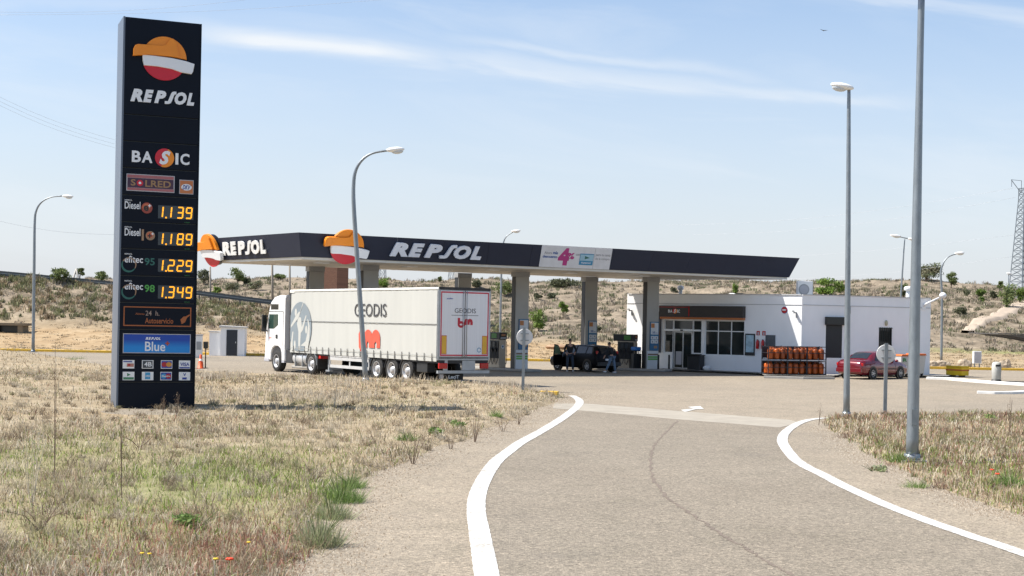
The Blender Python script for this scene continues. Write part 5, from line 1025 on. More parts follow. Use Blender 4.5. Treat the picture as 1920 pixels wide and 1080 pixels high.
# gas bottle cages
gc0 = G(1440, 706.5, .0); gc1 = G(1549, 707.5, .0); aG = math.atan2(gc1[1]-gc0[1], gc1[0]-gc0[0]); LG = math.hypot(gc1[0]-gc0[0], gc1[1]-gc0[1]); cw = LG/3-.03
gas = mat('gas_bottle_orange', (.42, .085, .008), .42, .1, .3, 2.2); oi = gas.node_tree.nodes.new('ShaderNodeObjectInfo'); hs = gas.node_tree.nodes.new('ShaderNodeHueSaturation'); mr = gas.node_tree.nodes.new('ShaderNodeMapRange'); mr.inputs['To Min'].default_value = .45; mr.inputs['To Max'].default_value = 1.25
gas.node_tree.links.new(oi.outputs['Random'], mr.inputs['Value']); gas.node_tree.links.new(mr.outputs[0], hs.inputs['Value']); gas.node_tree.links.new(gas.node_tree.nodes['Color Ramp'].outputs[0], hs.inputs['Color']); gas.node_tree.links.new(hs.outputs[0], gas.node_tree.nodes['Principled BSDF'].inputs['Base Color'])
cagem = mat('cage_black', (.02, .022, .03), .5, .2, .1)
def cage():
    t = thing('gas_bottle_cage', 'cage', 'gas cage', (0, 0, 0), aG, 'black cages of gas bottles'); b = MB(); H = .74; dp = .75
    for x in (0, cw):
        for y in (0, dp): b.bar((x, y, 0), (x, y, H), .045)
    for z in (.04, .38, H-.03):
        for y in (0, dp): b.bar((0, y, z), (cw, y, z), .03)
        for x in (0, cw): b.bar((x, 0, z), (x, dp, z), .03)
    b.build('frame', cagem, t)
    b = MB(); b.box(.03, cw-.03, .03, dp-.03, .03, .05); b.build('floor', cagem, t)
    b = MB(); b.box(.03, cw-.03, dp-.02, dp-.01, .1, H-.05); b.build('back_sheet', cagem, t)
    b = MB()
    for k in range(1, 6): b.bar((cw*k/6, -.0, .05), (cw*k/6, .0, .05+.01), .01)
    b.bar((.02, -.01, H*.5), (cw*.5, -.01, H-.04), .016); b.bar((cw*.98, -.01, H*.5), (cw*.5, -.01, H-.04), .016); b.build('gate_brace', cagem, t)
    return t
def bottle():
    t = thing('gas_bottle', 'bottle', 'gas bottle', (0, 0, 0), 0, 'orange gas bottles in the cages'); b = MB(); b.lathe([(.1, 0), (.145, .02), (.152, .06), (.152, .46), (.135, .52), (.07, .56)], (0, 0, 0), 'z', 18); b.build('cylinder', gas, t)
    b = MB(); b.tube([(.08, 0, .54), (.08, 0, .63)], .012, 6); b.tube([(-.08, 0, .54), (-.08, 0, .63)], .012, 6); b.tube([(-.08, 0, .63), (.08, 0, .63)], .012, 6); b.lathe([(.03, 0), (.03, .05)], (0, 0, .55), 'z', 8); b.build('collar', gas, t); return t
cg, bt = cage(), bottle(); cn_ = ['left', 'middle', 'right']; fc_ = fb_ = True
for j in range(2):
    for i in range(3):
        t = cg if fc_ else copy_tree(cg); fc_ = False; u = Vector((math.cos(aG), math.sin(aG))); v_ = Vector((-u.y, u.x)); o2 = Vector(gc0)+u*i*LG/3
        t.location = (o2.x, o2.y, .11+j*.76); t['label'] = '%s %s black cage of orange gas bottles by the shop' % (('lower', 'upper')[j], cn_[i])
        for m_ in range(2):
            for k in range(3):
                if m_ and (i*3+k+j) % 4 == 1: continue
                bb = bt if fb_ else copy_tree(bt); fb_ = False; q_ = o2+u*(.19+k*(cw-.38)/2)+v_*(.18+m_*.36); bb.location = (q_.x, q_.y, .16+j*.76); bb.rotation_euler = (0, 0, R_.uniform(-.8, .8))
                bb['label'] = 'orange gas bottle, %s in the %s row of the %s %s cage' % (('left', 'centre', 'right')[k], ('front', 'back')[m_], ('lower', 'upper')[j], cn_[i])
# recycling containers behind the red car
def container(px, py, D, wd, h, label, print_):
    x = P(px, py, D).x; t = thing('waste_container', label, 'waste container', (x, D, .11), aB, 'waste containers behind the red car')
    b = MB(); hw = wd/2; vs = [(-hw*.85, -.3, .1), (hw*.85, -.3, .1), (hw*.85, .3, .1), (-hw*.85, .3, .1), (-hw, -.38, h), (hw, -.38, h), (hw, .38, h), (-hw, .38, h)]; b.add(vs, [(3, 2, 1, 0), (4, 5, 6, 7), (0, 1, 5, 4), (1, 2, 6, 5), (2, 3, 7, 6), (3, 0, 4, 7)]); b.build('body', mat('container_grey', (.52, .52, .5), .6), t, bevel=.03)
    b = MB(); b.prism([(-hw-.03, h), (hw+.03, h), (hw*.9, h+.1), (-hw*.9, h+.1)], -.42, .42); b.build('lid', mat('container_orange', (.6, .14, .03), .5), t, bevel=.02)
    for s in (-1, 1): b = MB(); b.lathe([(.09, -.03), (.09, .03)], (s*hw*.6, -.22, .09), 'x', 14); b.build('wheel', rubber, t)
    if print_: b = MB(); b.text('R', -hw*.6, hw*.3, h*.72, h*.9, -.37, .02, .03); b.build('print', grnp, t)
container(1690, 694, 76.6, .55, 1.05, 'pale waste container with orange lid and green print behind the red car', True); container(1717, 694, 77.2, .75, 1.1, 'wider pale waste container with orange lid behind the near lamp pole', False)

# ---------------------------------------------------------------- right-hand yard
g_ = G(1868, 716.5); t = thing('litter_bin', 'round pale grey litter bin with dark base on the right', 'litter bin', (g_[0], g_[1], 0)); b = MB(); b.lathe([(.2, .1), (.215, .12), (.24, .75), (.22, .95), (.17, 1.02), (.05, 1.04)], (0, 0, 0), 'z', 24); b.build('body', mat('bin_pale', (.5, .5, .47), .7, 0, .1), t); b = MB(); b.lathe([(.24, 0), (.245, .12), (.2, .15)], (0, 0, 0), 'z', 24); b.build('base', darkm, t); b = MB(); b.box(-.12, .12, -.245, -.2, .8, .9); b.build('slot', darkm, t)
D = 80.; x = P(1795, 700, D).x; t = thing('storage_box', 'bright yellow storage box with a red band on the right of the forecourt', 'storage box', (x, D, 0), -1.1)
b = MB(); b.box(-.6, .6, -.28, .28, .08, .56); b.build('body', mat('bright_yellow', (.85, .55, .01), .5, 0, .06), t, bevel=.03); b = MB(); b.box(-.61, .61, -.29, .29, .34, .42); b.build('band', mat('red_orange_band', (.55, .12, .02), .5), t); b = MB(); b.prism([(-.62, .56), (.62, .56), (.58, .61), (-.58, .61)], -.32, .32); b.build('lid', mat('bright_yellow', (.75, .45, .01), .5), t)
b = MB(); b.box(-.4, -.3, -.2, .2, 0, .08); b.box(.3, .4, -.2, .2, 0, .08); b.build('foot', darkm, t)
D = 97.; x = P(1831.5, 689, D).x; z = hz(x, D); t = thing('utility_cabinet', 'white utility cabinet on a short stand beyond the yellow kerb', 'cabinet', (x, D, z), 0); b = MB(); b.box(-.27, .27, -.15, .15, .3, 1.15); b.build('box', white, t, bevel=.02); b = MB(); b.box(-.2, -.14, -.05, .05, -.05, .3); b.box(.14, .2, -.05, .05, -.05, .3); b.build('stand', galv, t); b = MB(); b.box(-.22, .22, -.156, -.151, .36, 1.09); b.build('door', wl, t)
rock = mat('pale_boulder', (.42, .34, .25), .95, 0, .25, 2.5, .8, 6)
for k, (px, py, wd, ht, l_) in enumerate([(1749, 690, .7, .45, 'brownish boulder nearest the shop corner'), (1765, 691, .9, .45, 'low wide boulder second from the shop corner'), (1776, 690, .5, .35, 'small boulder behind the left end of the yellow box'), (1808, 688, 1.0, .6, 'large pale boulder behind the yellow box'), (1880, 690, .9, .55, 'pale boulder behind the litter bin'), (1889, 689, .5, .65, 'upright stone to the right of the litter bin'), (1044, 640, 1.7, .4, 'flat pile of orange rubble at the foot of the hill')]):
    D = 97.5+R_.random() if k < 6 else 112.; x = P(px, py, D).x; b = MB(); b.ball((0, 0, ht*.35), (wd/2, wd*.35, ht*.65), 10, 7, .14)
    tag(b.build('boulder', rock if k < 6 else mat('orange_rubble', (.36, .23, .14), .95, 0, .2, 3, .6, 8), loc=(x, D, hz(x, D)-.03)), l_, 'boulder', 'boulders along the yellow kerb' if k < 6 else None)
# shade roof of the parking bays at the right edge
D = 72.; q0 = P(1844, 625, D); t = thing('parking_shade', 'dark metal parking shade roof entering at the right edge', 'parking shade', (q0.x+3.5, D, 0))
b = MB(); b.prism([(-3.5, q0.z-.02), (-3.5, q0.z+.03), (3, q0.z+.02), (3, q0.z-.05)][::-1], -2.2, 2.4); b.build('roof', mat('shade_roof', (.09, .085, .08), .6, .2, .1), t)
b = MB()
for yy2 in (-1.9, 0, 1.9): b.prism([(-3.2, q0.z-.03), (3, q0.z-.06), (3, q0.z-.75), (.5, q0.z-.6), (-1.4, q0.z-.28)], yy2, yy2+.12)
b.build('bracket', mat('shade_steel', (.12, .12, .12), .5, .3, .1), t)
b = MB()
for yy2 in (-1.9, 0, 1.9): b.box(2.2, 2.4, yy2, yy2+.12, 0, q0.z-.1)
b.build('post', steel, t)

# ---------------------------------------------------------------- left yard
D = 93.3; x0 = P(413, 666, D).x; hut = thing('utility_hut', 'small white hut with a dark door left of the lorry', 'hut', (x0, D, 0), .12)
b = MB(); b.box(0, 1.55, 0, 2.3, 0, 1.86); b.build('wall', render_w, hut)
b = MB(); b.prism([(-.1, 1.86), (1.63, 1.86), (1.63, 1.92), (-.1, 2.0)], -.12, 2.4); b.build('roof', mat('hut_roof', (.55, .53, .5), .8), hut)
b = MB(); b.box(.38, 1.08, -.03, -.001, .03, 1.72); b.k = 1; b.box(.96, 1.0, -.05, -.03, .85, .95); b.build('door', [mat('door_navy', (.02, .025, .035), .5), alu], hut)
b = MB(); b.box(-.75, -.02, .3, 1.9, 0, 1.55); b.build('side_wall', render_w, hut); b = MB(); b.box(-.82, -.0, .2, 2.0, 1.55, 1.62); b.build('side_roof', mat('hut_roof', (.55, .53, .5), .8), hut)
D = 88.; x0 = P(371, 663, D).x; t = thing('service_kiosk', 'white service cabinet showing beside the foot of the totem', 'cabinet', (x0, D, 0), .3); b = MB(); b.box(-.6, .28, 0, .5, 0, 1.38); b.build('casing', white, t, bevel=.03); b = MB(); b.box(-.1, .2, -.012, -.001, .5, 1.0); b.build('panel', steel, t)
b = MB(); b.box(-.64, .32, -.04, .54, 1.38, 1.44); b.build('lid', wl, t)
g_ = G(385, 690.5); t = thing('black_post', 'thin black post with a small box near the totem foot', 'post', (g_[0], g_[1], -.02)); b = MB(); b.tube([(0, 0, 0), (0, 0, 1.1)], .03, 8); b.build('post', black, t); b = MB(); b.box(-.1, .11, -.1, .1, 1.0, 1.33); b.build('box', black, t, bevel=.01); b = MB(); b.box(-.12, .12, -.12, .12, 0, .05); b.build('foot', black, t)
g_ = G(376, 691); t = thing('traffic_cone', 'red and orange marker cone beside the thin black post', 'cone', (g_[0], g_[1], -.02)); b = MB(); b.lathe([(.14, .03), (.12, .35), (.07, .4), (.06, .68), (.02, .72)], (0, 0, 0), 'z', 16); b.build('body', mat('cone_orange', (.65, .09, .02), .5), t); b = MB(); b.box(-.2, .2, -.2, .2, 0, .04); b.build('base', mat('cone_base', (.3, .05, .02), .6), t); b = MB(); b.lathe([(.092, .4), (.075, .5)], (0, 0, 0), 'z', 16); b.build('band', wl, t)
# drain headwall at the foot of the slope
q_ = terrain_hit(20, 622); t = thing('culvert', 'dark stone culvert opening at the foot of the left slope', 'culvert', (q_.x, q_.y-1, q_.z-.3)); b = MB(); b.box(-1.2, -.8, 0, 1.4, 0, .8); b.box(.9, 1.3, 0, 1.4, 0, .8); b.box(-1.4, 1.6, -.1, 1.4, .8, 1.0); b.build('headwall', mat('old_stone', (.2, .16, .11), .95, 0, .2, 3), t); b = MB(); b.box(-.8, .9, .6, .7, 0, .8); b.build('opening', black, t)
# brick tower behind the canopy
D = 100.; xL, xR = P(567, 540, D).x, P(635, 540, D).x; tw_ = thing('brick_tower', 'square brown brick tower standing behind the left canopy columns', 'tower', (xL+.4, D, hz(xL+1, D)-.1), -.25)
bm_ = bpy.data.materials.new('brown_brick'); bm_.use_nodes = True; n = bm_.node_tree.nodes; l = bm_.node_tree.links; bt_ = n.new('ShaderNodeTexBrick'); bt_.inputs['Color1'].default_value = (.13, .055, .035, 1); bt_.inputs['Color2'].default_value = (.18, .08, .05, 1); bt_.inputs['Mortar'].default_value = (.2, .14, .1, 1); bt_.inputs['Scale'].default_value = 4
mp = n.new('ShaderNodeMapping'); mp.inputs['Rotation'].default_value = (math.pi/2, 0, 0); l.new(n.new('ShaderNodeTexCoord').outputs['Object'], mp.inputs[0]); l.new(mp.outputs[0], bt_.inputs[0]); l.new(bt_.outputs[0], n['Principled BSDF'].inputs['Base Color']); n['Principled BSDF'].inputs['Roughness'].default_value = .9
b = MB(); b.box(0, 2.15, 0, 2.2, 0, 6.9); b.build('wall', bm_, tw_); b = MB(); b.box(-.02, -.001, .05, 2.2, 0, 6.9); b.build('sunlit_side', mat('tower_sunlit_tan', (.45, .33, .18), .9), tw_); b = MB(); b.box(-.15, 2.3, -.15, 2.35, 6.9, 7.05); b.build('roof', conc, tw_); b = MB(); b.box(1.2, 1.55, -.01, -.001, 4.4, 4.5); b.build('plate', white, tw_)  # left face coloured tan to show it sunlit, brick on the rest

# ---------------------------------------------------------------- guard rail on the embankment
rail = thing('guard_rail', 'dark steel guard rail descending along the embankment from the left', 'guard rail', (0, 132, 0)); rm_ = mat('weathered_rail', (.085, .095, .1), .6, .4, .15, 2)
rpts = []
for px in np.linspace(-160, 945, 30):
    py = np.interp(px, [-160, 0, 200, 370, 505, 945], [502, 512, 531, 549, 566, 616]); r_ = ray(px, py); rpts.append(Vector((r_[0]*132, 0, CAMH+r_[2]*132)))
b = MB()
for a, c in zip(rpts, rpts[1:]): b.bar(a, c, .08, .44)
b.build('beam', rm_, rail)
b = MB()
for a, c in zip(rpts, rpts[1:]): b.bar(a+Vector((0, -.05, .0)), c+Vector((0, -.05, .0)), .04, .05)
b.build('beam_ridge', galv, rail)
for a in rpts: g0 = hz(a.x, 132)-.2; b = MB(); b.box(a.x-.05, a.x+.05, .04, .14, min(g0, a.z-.7), a.z+.12); b.build('post', rm_, rail)
# utility poles
def wpole(px, y0, y1, D, r, label, cross=0):
    a, c = P(px, y0, D), P(px+.02*(y1-y0), y1, D); z0 = hz(c.x, D); t = thing('utility_pole', label, 'utility pole', (c.x, D, z0-.1)); b = MB(); b.tube([(0, 0, 0), (a.x-c.x, 0, a.z-z0+.1)], [r, r*.8], 8); b.build('pole', mat('weathered_wood', (.3, .26, .21), .9), t)
    if cross: b = MB(); b.bar((a.x-c.x-cross, 0, a.z-z0-.1), (a.x-c.x+cross, 0, a.z-z0-.1), .08); b.build('crossarm', mat('weathered_wood', (.3, .26, .21), .9), t)
wpole(510, 478, 562, 140, .13, 'grey utility pole rising behind the lorry cab', .5); wpole(543, 480, 552, 150, .12, 'thinner utility pole to the right of the one behind the cab'); wpole(394, 500, 560, 134, .1, 'short pale pole near the dark tree by the totem')
t_ = P(143, 504, 150); z0 = hz(P(146, 534, 150).x, 150); fp = thing('utility_pole', 'pale A-shaped pole among the trees left of the totem', 'utility pole', (t_.x, 150, z0)); b = MB(); b.tube([(-.75, 0, 0), (0, 0, t_.z-z0)], .09, 6); b.tube([(.5, 0, 0), (0, 0, t_.z-z0)], .09, 6); b.tube([(-.4, 0, 1), (.3, 0, 1)], .06, 6); b.build('pole', mat('pale_concrete_pole', (.5, .47, .42), .8), fp)
# lattice pylons
def pylon(px, ytop, D, wb, wt, arms, label, r, seg=12, lean=.02):
    top = P(px, ytop, D); z0 = hz(top.x, D); H = top.z-z0; t = thing('lattice_pylon', label, 'pylon', (top.x, D, z0)); b = MB(); b.M = Matrix.Rotation(.4, 4, 'Z')
    wz = lambda z: lerp(wb, wt, min(1, z/(H*.86)))/2
    cs = [(-1, -1), (1, -1), (1, 1), (-1, 1)]; Hs = H*.95
    for i in range(seg):
        za, zb = Hs*i/seg, Hs*(i+1)/seg; wa, w2 = wz(za), wz(zb)
        for k in range(4):
            c, d = cs[k], cs[(k+1) % 4]
            b.bar((c[0]*wa, c[1]*wa, za), (c[0]*w2, c[1]*w2, zb), r*1.5); b.bar((c[0]*wa, c[1]*wa, za), (d[0]*w2, d[1]*w2, zb), r); b.bar((d[0]*wa, d[1]*wa, za), (c[0]*w2, c[1]*w2, zb), r); b.bar((c[0]*w2, c[1]*w2, zb), (d[0]*w2, d[1]*w2, zb), r)
    b.build('lattice', galv, t); b = MB()
    for fz_, half, rise in arms:
        z = H*fz_
        for s in (-1, 1): b.bar((s*wt*.4, 0, z-.6), (s*half, 0, z+rise), r*1.3); b.bar((s*wt*.4, 0, z+rise*.9), (s*half, 0, z+rise), r); b.bar((s*wt*.4, 0, z-.6), (s*wt*.4, 0, z+rise*.9), r)
        for s in (-1, 0, 1): b.bar((s*half*.96, 0, z+rise), (s*half*.96, 0, z+rise-1.2*min(1, H/20)), r)
    b.build('cross_arm', galv, t)
pylon(1921, 342, 170, 2.3, .9, [(.95, 1.6, 1.0)], 'large steel lattice pylon cut by the right edge of the picture', .05, 18)
pylon(718, 438, 640, 5, 1.5, [(.9, 4, .3), (.75, 5, .3)], 'tiny far pylon showing above the canopy roof', .12, 8); pylon(848, 450, 760, 5, 1.5, [(.9, 4, .3)], 'faint far pylon right of the canopy lettering', .1, 7); pylon(1449, 529, 205, 1.6, .8, [(.9, 1.2, .2)], 'small lattice mast on the hill behind the shop roof', .05, 7)
# overhead cables
wires = thing('power_line', 'faint overhead power lines sagging across the sky on both sides', 'power line'); wm_ = mat('cable_grey', (.55, .57, .6), .6)
for (x0, y0, x1, y1) in [(-60, 152, 215, 262), (-60, 160, 215, 270), (-60, 168, 215, 277), (-40, 22, 460, 0), (-40, 28, 760, -4), (-60, 400, 215, 440)]:
    a, c = P(x0, y0, 150), P(x1, y1, 170); b = MB(); b.tube([a.lerp(c, k/8)-Vector((0, 0, .6*math.sin(math.pi*k/8))) for k in range(9)], .011, 4); b.build('cable', wm_, wires)
for (x0, y0) in [(1250, 422), (1300, 440), (1230, 480), (1330, 520)]:
    a, c = P(x0, y0, 230), P(1905, y0-70+(y0 > 450)*30, 172); b = MB(); b.tube([a.lerp(c, k/8)-Vector((0, 0, 1.2*math.sin(math.pi*k/8))) for k in range(9)], .011, 4); b.build('cable', wm_, wires)
# bird
q_ = P(1545, 57, 120); b = MB(); b.add([(-.35, 0, .12), (-.1, 0, .03), (0, .05, 0), (.1, 0, .03), (.35, 0, .02), (.1, .12, 0), (-.1, .12, 0)], [(0, 1, 6), (1, 2, 5, 6), (2, 3, 5), (3, 4, 5)]); b.ball((0, .05, 0), (.05, .16, .04), 8, 5); tag(b.build('bird', darkm, loc=q_), 'small dark bird flying high in the sky on the right', 'bird')

# ---------------------------------------------------------------- dirt track on the right slope
tp_ = []
for px, py in [(1815, 626), (1822, 616), (1838, 606), (1856, 598), (1875, 592), (1893, 585), (1908, 577), (1925, 570), (1960, 565)]: tp_.append(terrain_hit(px, py))
tk = dense([(v.x, v.y) for v in tp_], 8); S_ = strokepoly(tk, [1.6+1.6*i/len(tk) for i in range(len(tk))]); n_ = len(tk); vs, fs = [], []
for i in range(n_):
    a, c = Vector(S_[i]), Vector(S_[2*n_-1-i])
    for k in range(7): q_ = a.lerp(c, k/6); vs.append((q_.x, q_.y, hz(q_.x, q_.y)+(.26 if 0 < k < 6 else -.3)))
for i in range(n_-1):
    for k in range(6): fs.append((i*7+k, i*7+k+1, (i+1)*7+k+1, (i+1)*7+k))
b = MB(); b.add(vs, fs, True); tag(b.build('path', mat('pale_track_dirt', (.40, .325, .25), .95, 0, .12, 1, .5, 3)), 'pale dirt track climbing the hillside on the right', 'path', kind='structure')

# ---------------------------------------------------------------- vegetation
rng = np.random.default_rng(11)
def blades(name, X, Y, h, wd, lean, col, label, cat='grass', mat_=None, kind='stuff', tipmul=1.0, z=None):
    n_ = len(X); Z = (Hg(X, Y) if z is None else z)-.02; th = rng.uniform(0, 2*np.pi, n_); la = rng.uniform(0, 2*np.pi, n_)
    dx, dy = np.cos(th)*wd/2, np.sin(th)*wd/2; lx, ly = np.cos(la)*lean*h, np.sin(la)*lean*h
    V = np.empty((n_, 5, 3)); V[:, 0] = np.stack([X-dx, Y-dy, Z], -1); V[:, 1] = np.stack([X+dx, Y+dy, Z], -1)
    V[:, 2] = np.stack([X+dx*.7+lx*.35, Y+dy*.7+ly*.35, Z+h*.6], -1); V[:, 3] = np.stack([X-dx*.7+lx*.35, Y-dy*.7+ly*.35, Z+h*.6], -1); V[:, 4] = np.stack([X+lx, Y+ly, Z+h*np.maximum(.35, 1-lean*.45)], -1)
    i0 = np.arange(n_)*5; Fq = np.concatenate([np.stack([i0, i0+1, i0+2], -1), np.stack([i0, i0+2, i0+3], -1), np.stack([i0+3, i0+2, i0+4], -1)])
    o = npmesh(name, V.reshape(-1, 3), Fq, [mat_ or GRASS], np.repeat(col, 5, 0)); return tag(o, label, cat, kind=kind)
def sample(poly, n_, ymax=70, near_pow=1.7, lim=.42):
    xs, ys = [], []; tot_ = 0
    while tot_ < n_:
        y = 12+(ymax-12)*rng.random(n_)**near_pow; x = (rng.random(n_)*2-1)*lim*(y+2); m_ = sdist(x, y, poly) > .05; xs.append(x[m_]); ys.append(y[m_]); tot_ += m_.sum()
    return np.concatenate(xs)[:n_], np.concatenate(ys)[:n_]
PAL = {'straw': (.47, .39, .27), 'pale': (.58, .52, .41), 'brown': (.22, .165, .11), 'red': (.34, .18, .13), 'green': (.15, .20, .05), 'olive': (.22, .22, .09), 'bright': (.24, .32, .07)}
def colors(X, Y, base_w):
    n_ = len(X); c = np.zeros((n_, 3)); ks = list(PAL); Wt = np.zeros((n_, len(ks)))
    for j, k in enumerate(ks): Wt[:, j] = base_w.get(k, 0)*np.exp(3.2*(fbm(X, Y, 1.6+.5*j, 60+j, 3)-.47))
    gq = np.zeros(n_)
    for gx, gy, rx, ry, am_ in [(*G(430, 893), 1.5, 3., 1.), (*G(400, 930), 1.4, 2, .7), (*G(650, 945), .45, 2.4, 1.2), (*G(60, 880), 1.4, 3.5, .6), (*G(250, 1000), 2, 3, .4), (*G(1880, 890), 1, 2, .8), (*G(1620, 850), .6, 3, .6), (*G(1850, 950), 1.5, 2, .5)]: gq += am_*np.exp(-((X-gx)/rx)**2-((Y-gy)/ry)**2)
    Wt[:, ks.index('green')] += gq*.9; Wt[:, ks.index('bright')] += gq*2.2
    rq = np.exp(-((X-G(430, 1075)[0])/1.6)**2-((Y-15)/2.2)**2); Wt[:, ks.index('red')] += rq*4
    Wt = Wt.cumsum(1); u = rng.random(n_)*Wt[:, -1]; k = (u[:, None] > Wt).sum(1); c = np.array([PAL[q] for q in ks])[k]
    return c*rng.uniform(.7, 1.25, (n_, 1))
X, Y = sample(VL, 230000, 62, 2.3); cov = fbm(X, Y, 2.2, 71, 3); keep = rng.random(len(X)) < np.clip((cov-.25)*3, .25, 1); X, Y = X[keep], Y[keep]
hh = rng.gamma(3., .028, len(X))*(.5+1.3*fbm(X, Y, 3.5, 72, 3)); hh = np.clip(hh, .02, .34)*np.clip(1.15-(Y-14)*.008, .6, 1)*(1-.55*np.exp(-((X+9.8)/2.5)**2-((Y-37.2)/2.5)**2))
blades('dry_grass', X, Y, hh, rng.uniform(.006, .014, len(X))*np.clip(Y/20, 1, 2.6), rng.uniform(.1, 1.2, len(X)), colors(X, Y, dict(straw=1.15, pale=.65, brown=.5, olive=.28, red=.06, green=.07)), 'dry straw grass and weeds covering the left verge around the totem')
X, Y = sample(VL, 26000, 92, .8); k_ = Y > 50; X, Y = X[k_], Y[k_]
blades('dry_grass', X, Y, np.clip(rng.gamma(3., .03, len(X)), .03, .25), rng.uniform(.02, .04, len(X)), rng.uniform(.2, 1., len(X)), colors(X, Y, dict(straw=1., pale=.8, brown=.5, olive=.15)), 'sparse short straw on the far part of the left verge')
X, Y = sample(VR, 50000, 47, 1.3); hh = np.clip(rng.gamma(3., .035, len(X)), .03, .34)
blades('dry_grass', X, Y, hh, rng.uniform(.007, .016, len(X))*np.clip(Y/20, 1, 2.2), rng.uniform(.1, 1., len(X)), colors(X, Y, dict(straw=1, pale=.6, brown=.5, olive=.5, red=.5, green=.25)), 'reddish dry grass and weeds of the right verge around the lamp poles')
# tussocks of mixed height
def tussocks(poly, n_, per, ymax, hlo, hhi, cols, label):
    x, y = sample(poly, n_, ymax, 1.6); s = rng.uniform(.3, 1, n_)**1.3; cc = np.array(cols)[rng.integers(0, len(cols), n_)]*rng.uniform(.7, 1.2, (n_, 1)); k = n_*per
    X = np.repeat(x, per)+rng.normal(0, .11, k)*np.repeat(s, per); Y = np.repeat(y, per)+rng.normal(0, .11, k)*np.repeat(s, per)
    blades('dry_tussock', X, Y, lerp(hlo, hhi, np.repeat(s, per))*rng.uniform(.5, 1.1, k), rng.uniform(.004, .010, k)*np.clip(Y/20, 1, 2), rng.uniform(.3, 1.5, k), np.repeat(cc, per, 0)*rng.uniform(.75, 1.25, (k, 1)), label)
tussocks(VL, 900, 46, 55, .08, .34, [(.42, .36, .27), (.3, .24, .17), (.5, .44, .34), (.24, .19, .13), (.30, .28, .16), (.46, .40, .30)], 'tangled tussocks of dead and greenish grass on the left verge')
tussocks(VR, 260, 46, 45, .1, .34, [(.42, .34, .24), (.3, .2, .15), (.2, .22, .08), (.16, .12, .08)], 'tangled reddish and green tussocks on the right verge')
# pale feathery grass band behind the totem
X = rng.uniform(-13, 1, 9000); Y = 42+14*rng.random(9000); m_ = (sdist(X, Y, VL) > .8) & (fbm(X, Y, 3, 81, 3) > .45); X, Y = X[m_], Y[m_]
blades('feather_grass', X, Y, rng.uniform(.15, .42, len(X)), rng.uniform(.012, .025, len(X)), rng.uniform(.1, .7, len(X)), np.array([[.55, .48, .38]])*rng.uniform(.75, 1.15, (len(X), 1)), 'pale feathery dead grass standing beyond the totem')
# dry field behind the kerb and the scrub of the slopes
def tufts(name, n_, ylo, yhi, hmin, hmax, rad, per, cols, label, mask=None, cat='scrub'):
    y = rng.uniform(ylo, yhi, n_); x = rng.uniform(-.43, .43, n_)*y
    if mask is not None: k = mask(x, y); x, y = x[k], y[k]
    n2 = len(x); s = rng.uniform(.35, 1, n2)**1.5; cc = np.array(cols)[rng.integers(0, len(cols), n2)]*rng.uniform(.75, 1.2, (n2, 1))
    X = np.repeat(x, per)+rng.normal(0, 1, n2*per)*rad*np.repeat(s, per)*.5; Y = np.repeat(y, per)+rng.normal(0, 1, n2*per)*rad*np.repeat(s, per)*.5
    d = np.hypot(X-np.repeat(x, per), Y-np.repeat(y, per))/(rad*np.repeat(s, per)); h = lerp(hmin, hmax, np.repeat(s, per))*np.clip(1.1-d*.6, .3, 1)*rng.uniform(.6, 1.1, n2*per)
    return blades(name, X, Y, h, rng.uniform(.05, .12, n2*per)*rad*1.2, rng.uniform(.1, .8, n2*per), np.repeat(cc, per, 0)*rng.uniform(.7, 1.25, (n2*per, 1)), label, cat)
scm = lambda x, y: (fbm(x, y, 9, 91, 4) > .42) | (rng.random(len(x)) < .25)
tufts('scrub', 9500, 119, 205, .2, .75, .85, 22, [(.30, .25, .19), (.2, .19, .12), (.38, .32, .25), (.17, .185, .10), (.3, .27, .19), (.42, .36, .28)], 'low dry scrub and thyme tufts scattered over the hillside', scm)
tufts('scrub', 2200, 120, 134, .3, .85, .8, 30, [(.25, .2, .12), (.18, .19, .09), (.34, .26, .17), (.24, .24, .13)], 'denser olive scrub on the embankment below the guard rail', lambda x, y: x < 2)
tufts('field_grass', 2600, 96.5, 119, .06, .22, .6, 16, [(.45, .35, .22), (.38, .29, .18), (.5, .42, .3)], 'short ochre grass of the field behind the yellow kerb', None, 'grass')

def leafcloud(cen, rad, n_, size, cols, seed):
    r = np.random.default_rng(seed); k = r.integers(0, len(cen), n_); c = np.array(cen)[k]; R3 = np.array(rad)[k]
    d = r.normal(size=(n_, 3)); d /= np.linalg.norm(d, axis=1)[:, None]; p = c+d*R3*(r.random((n_, 1))**.62*1.1); a = r.normal(size=(n_, 3)); a /= np.linalg.norm(a, axis=1)[:, None]; b_ = np.cross(a, r.normal(size=(n_, 3))); b_ /= np.linalg.norm(b_, axis=1)[:, None]
    s = size*r.uniform(.6, 1.3, (n_, 1)); V = np.stack([p-a*s, p+b_*s*.5, p+a*s, p-b_*s*.5], 1); i0 = np.arange(n_)*4
    lc_ = np.array(cols)[r.integers(0, len(cols), len(cen))][k]*r.uniform(.65, 1.35, (n_, 1)); return V.reshape(-1, 3), np.stack([i0, i0+1, i0+2, i0+3], -1), np.repeat(lc_, 4, 0)
GR = [[(.15, .19, .07), (.19, .23, .09), (.12, .15, .05)], [(.12, .13, .075), (.15, .155, .095), (.10, .11, .06)], [(.17, .26, .05), (.21, .29, .07), (.14, .2, .05)], [(.2, .2, .12), (.15, .17, .09), (.24, .23, .15)]]
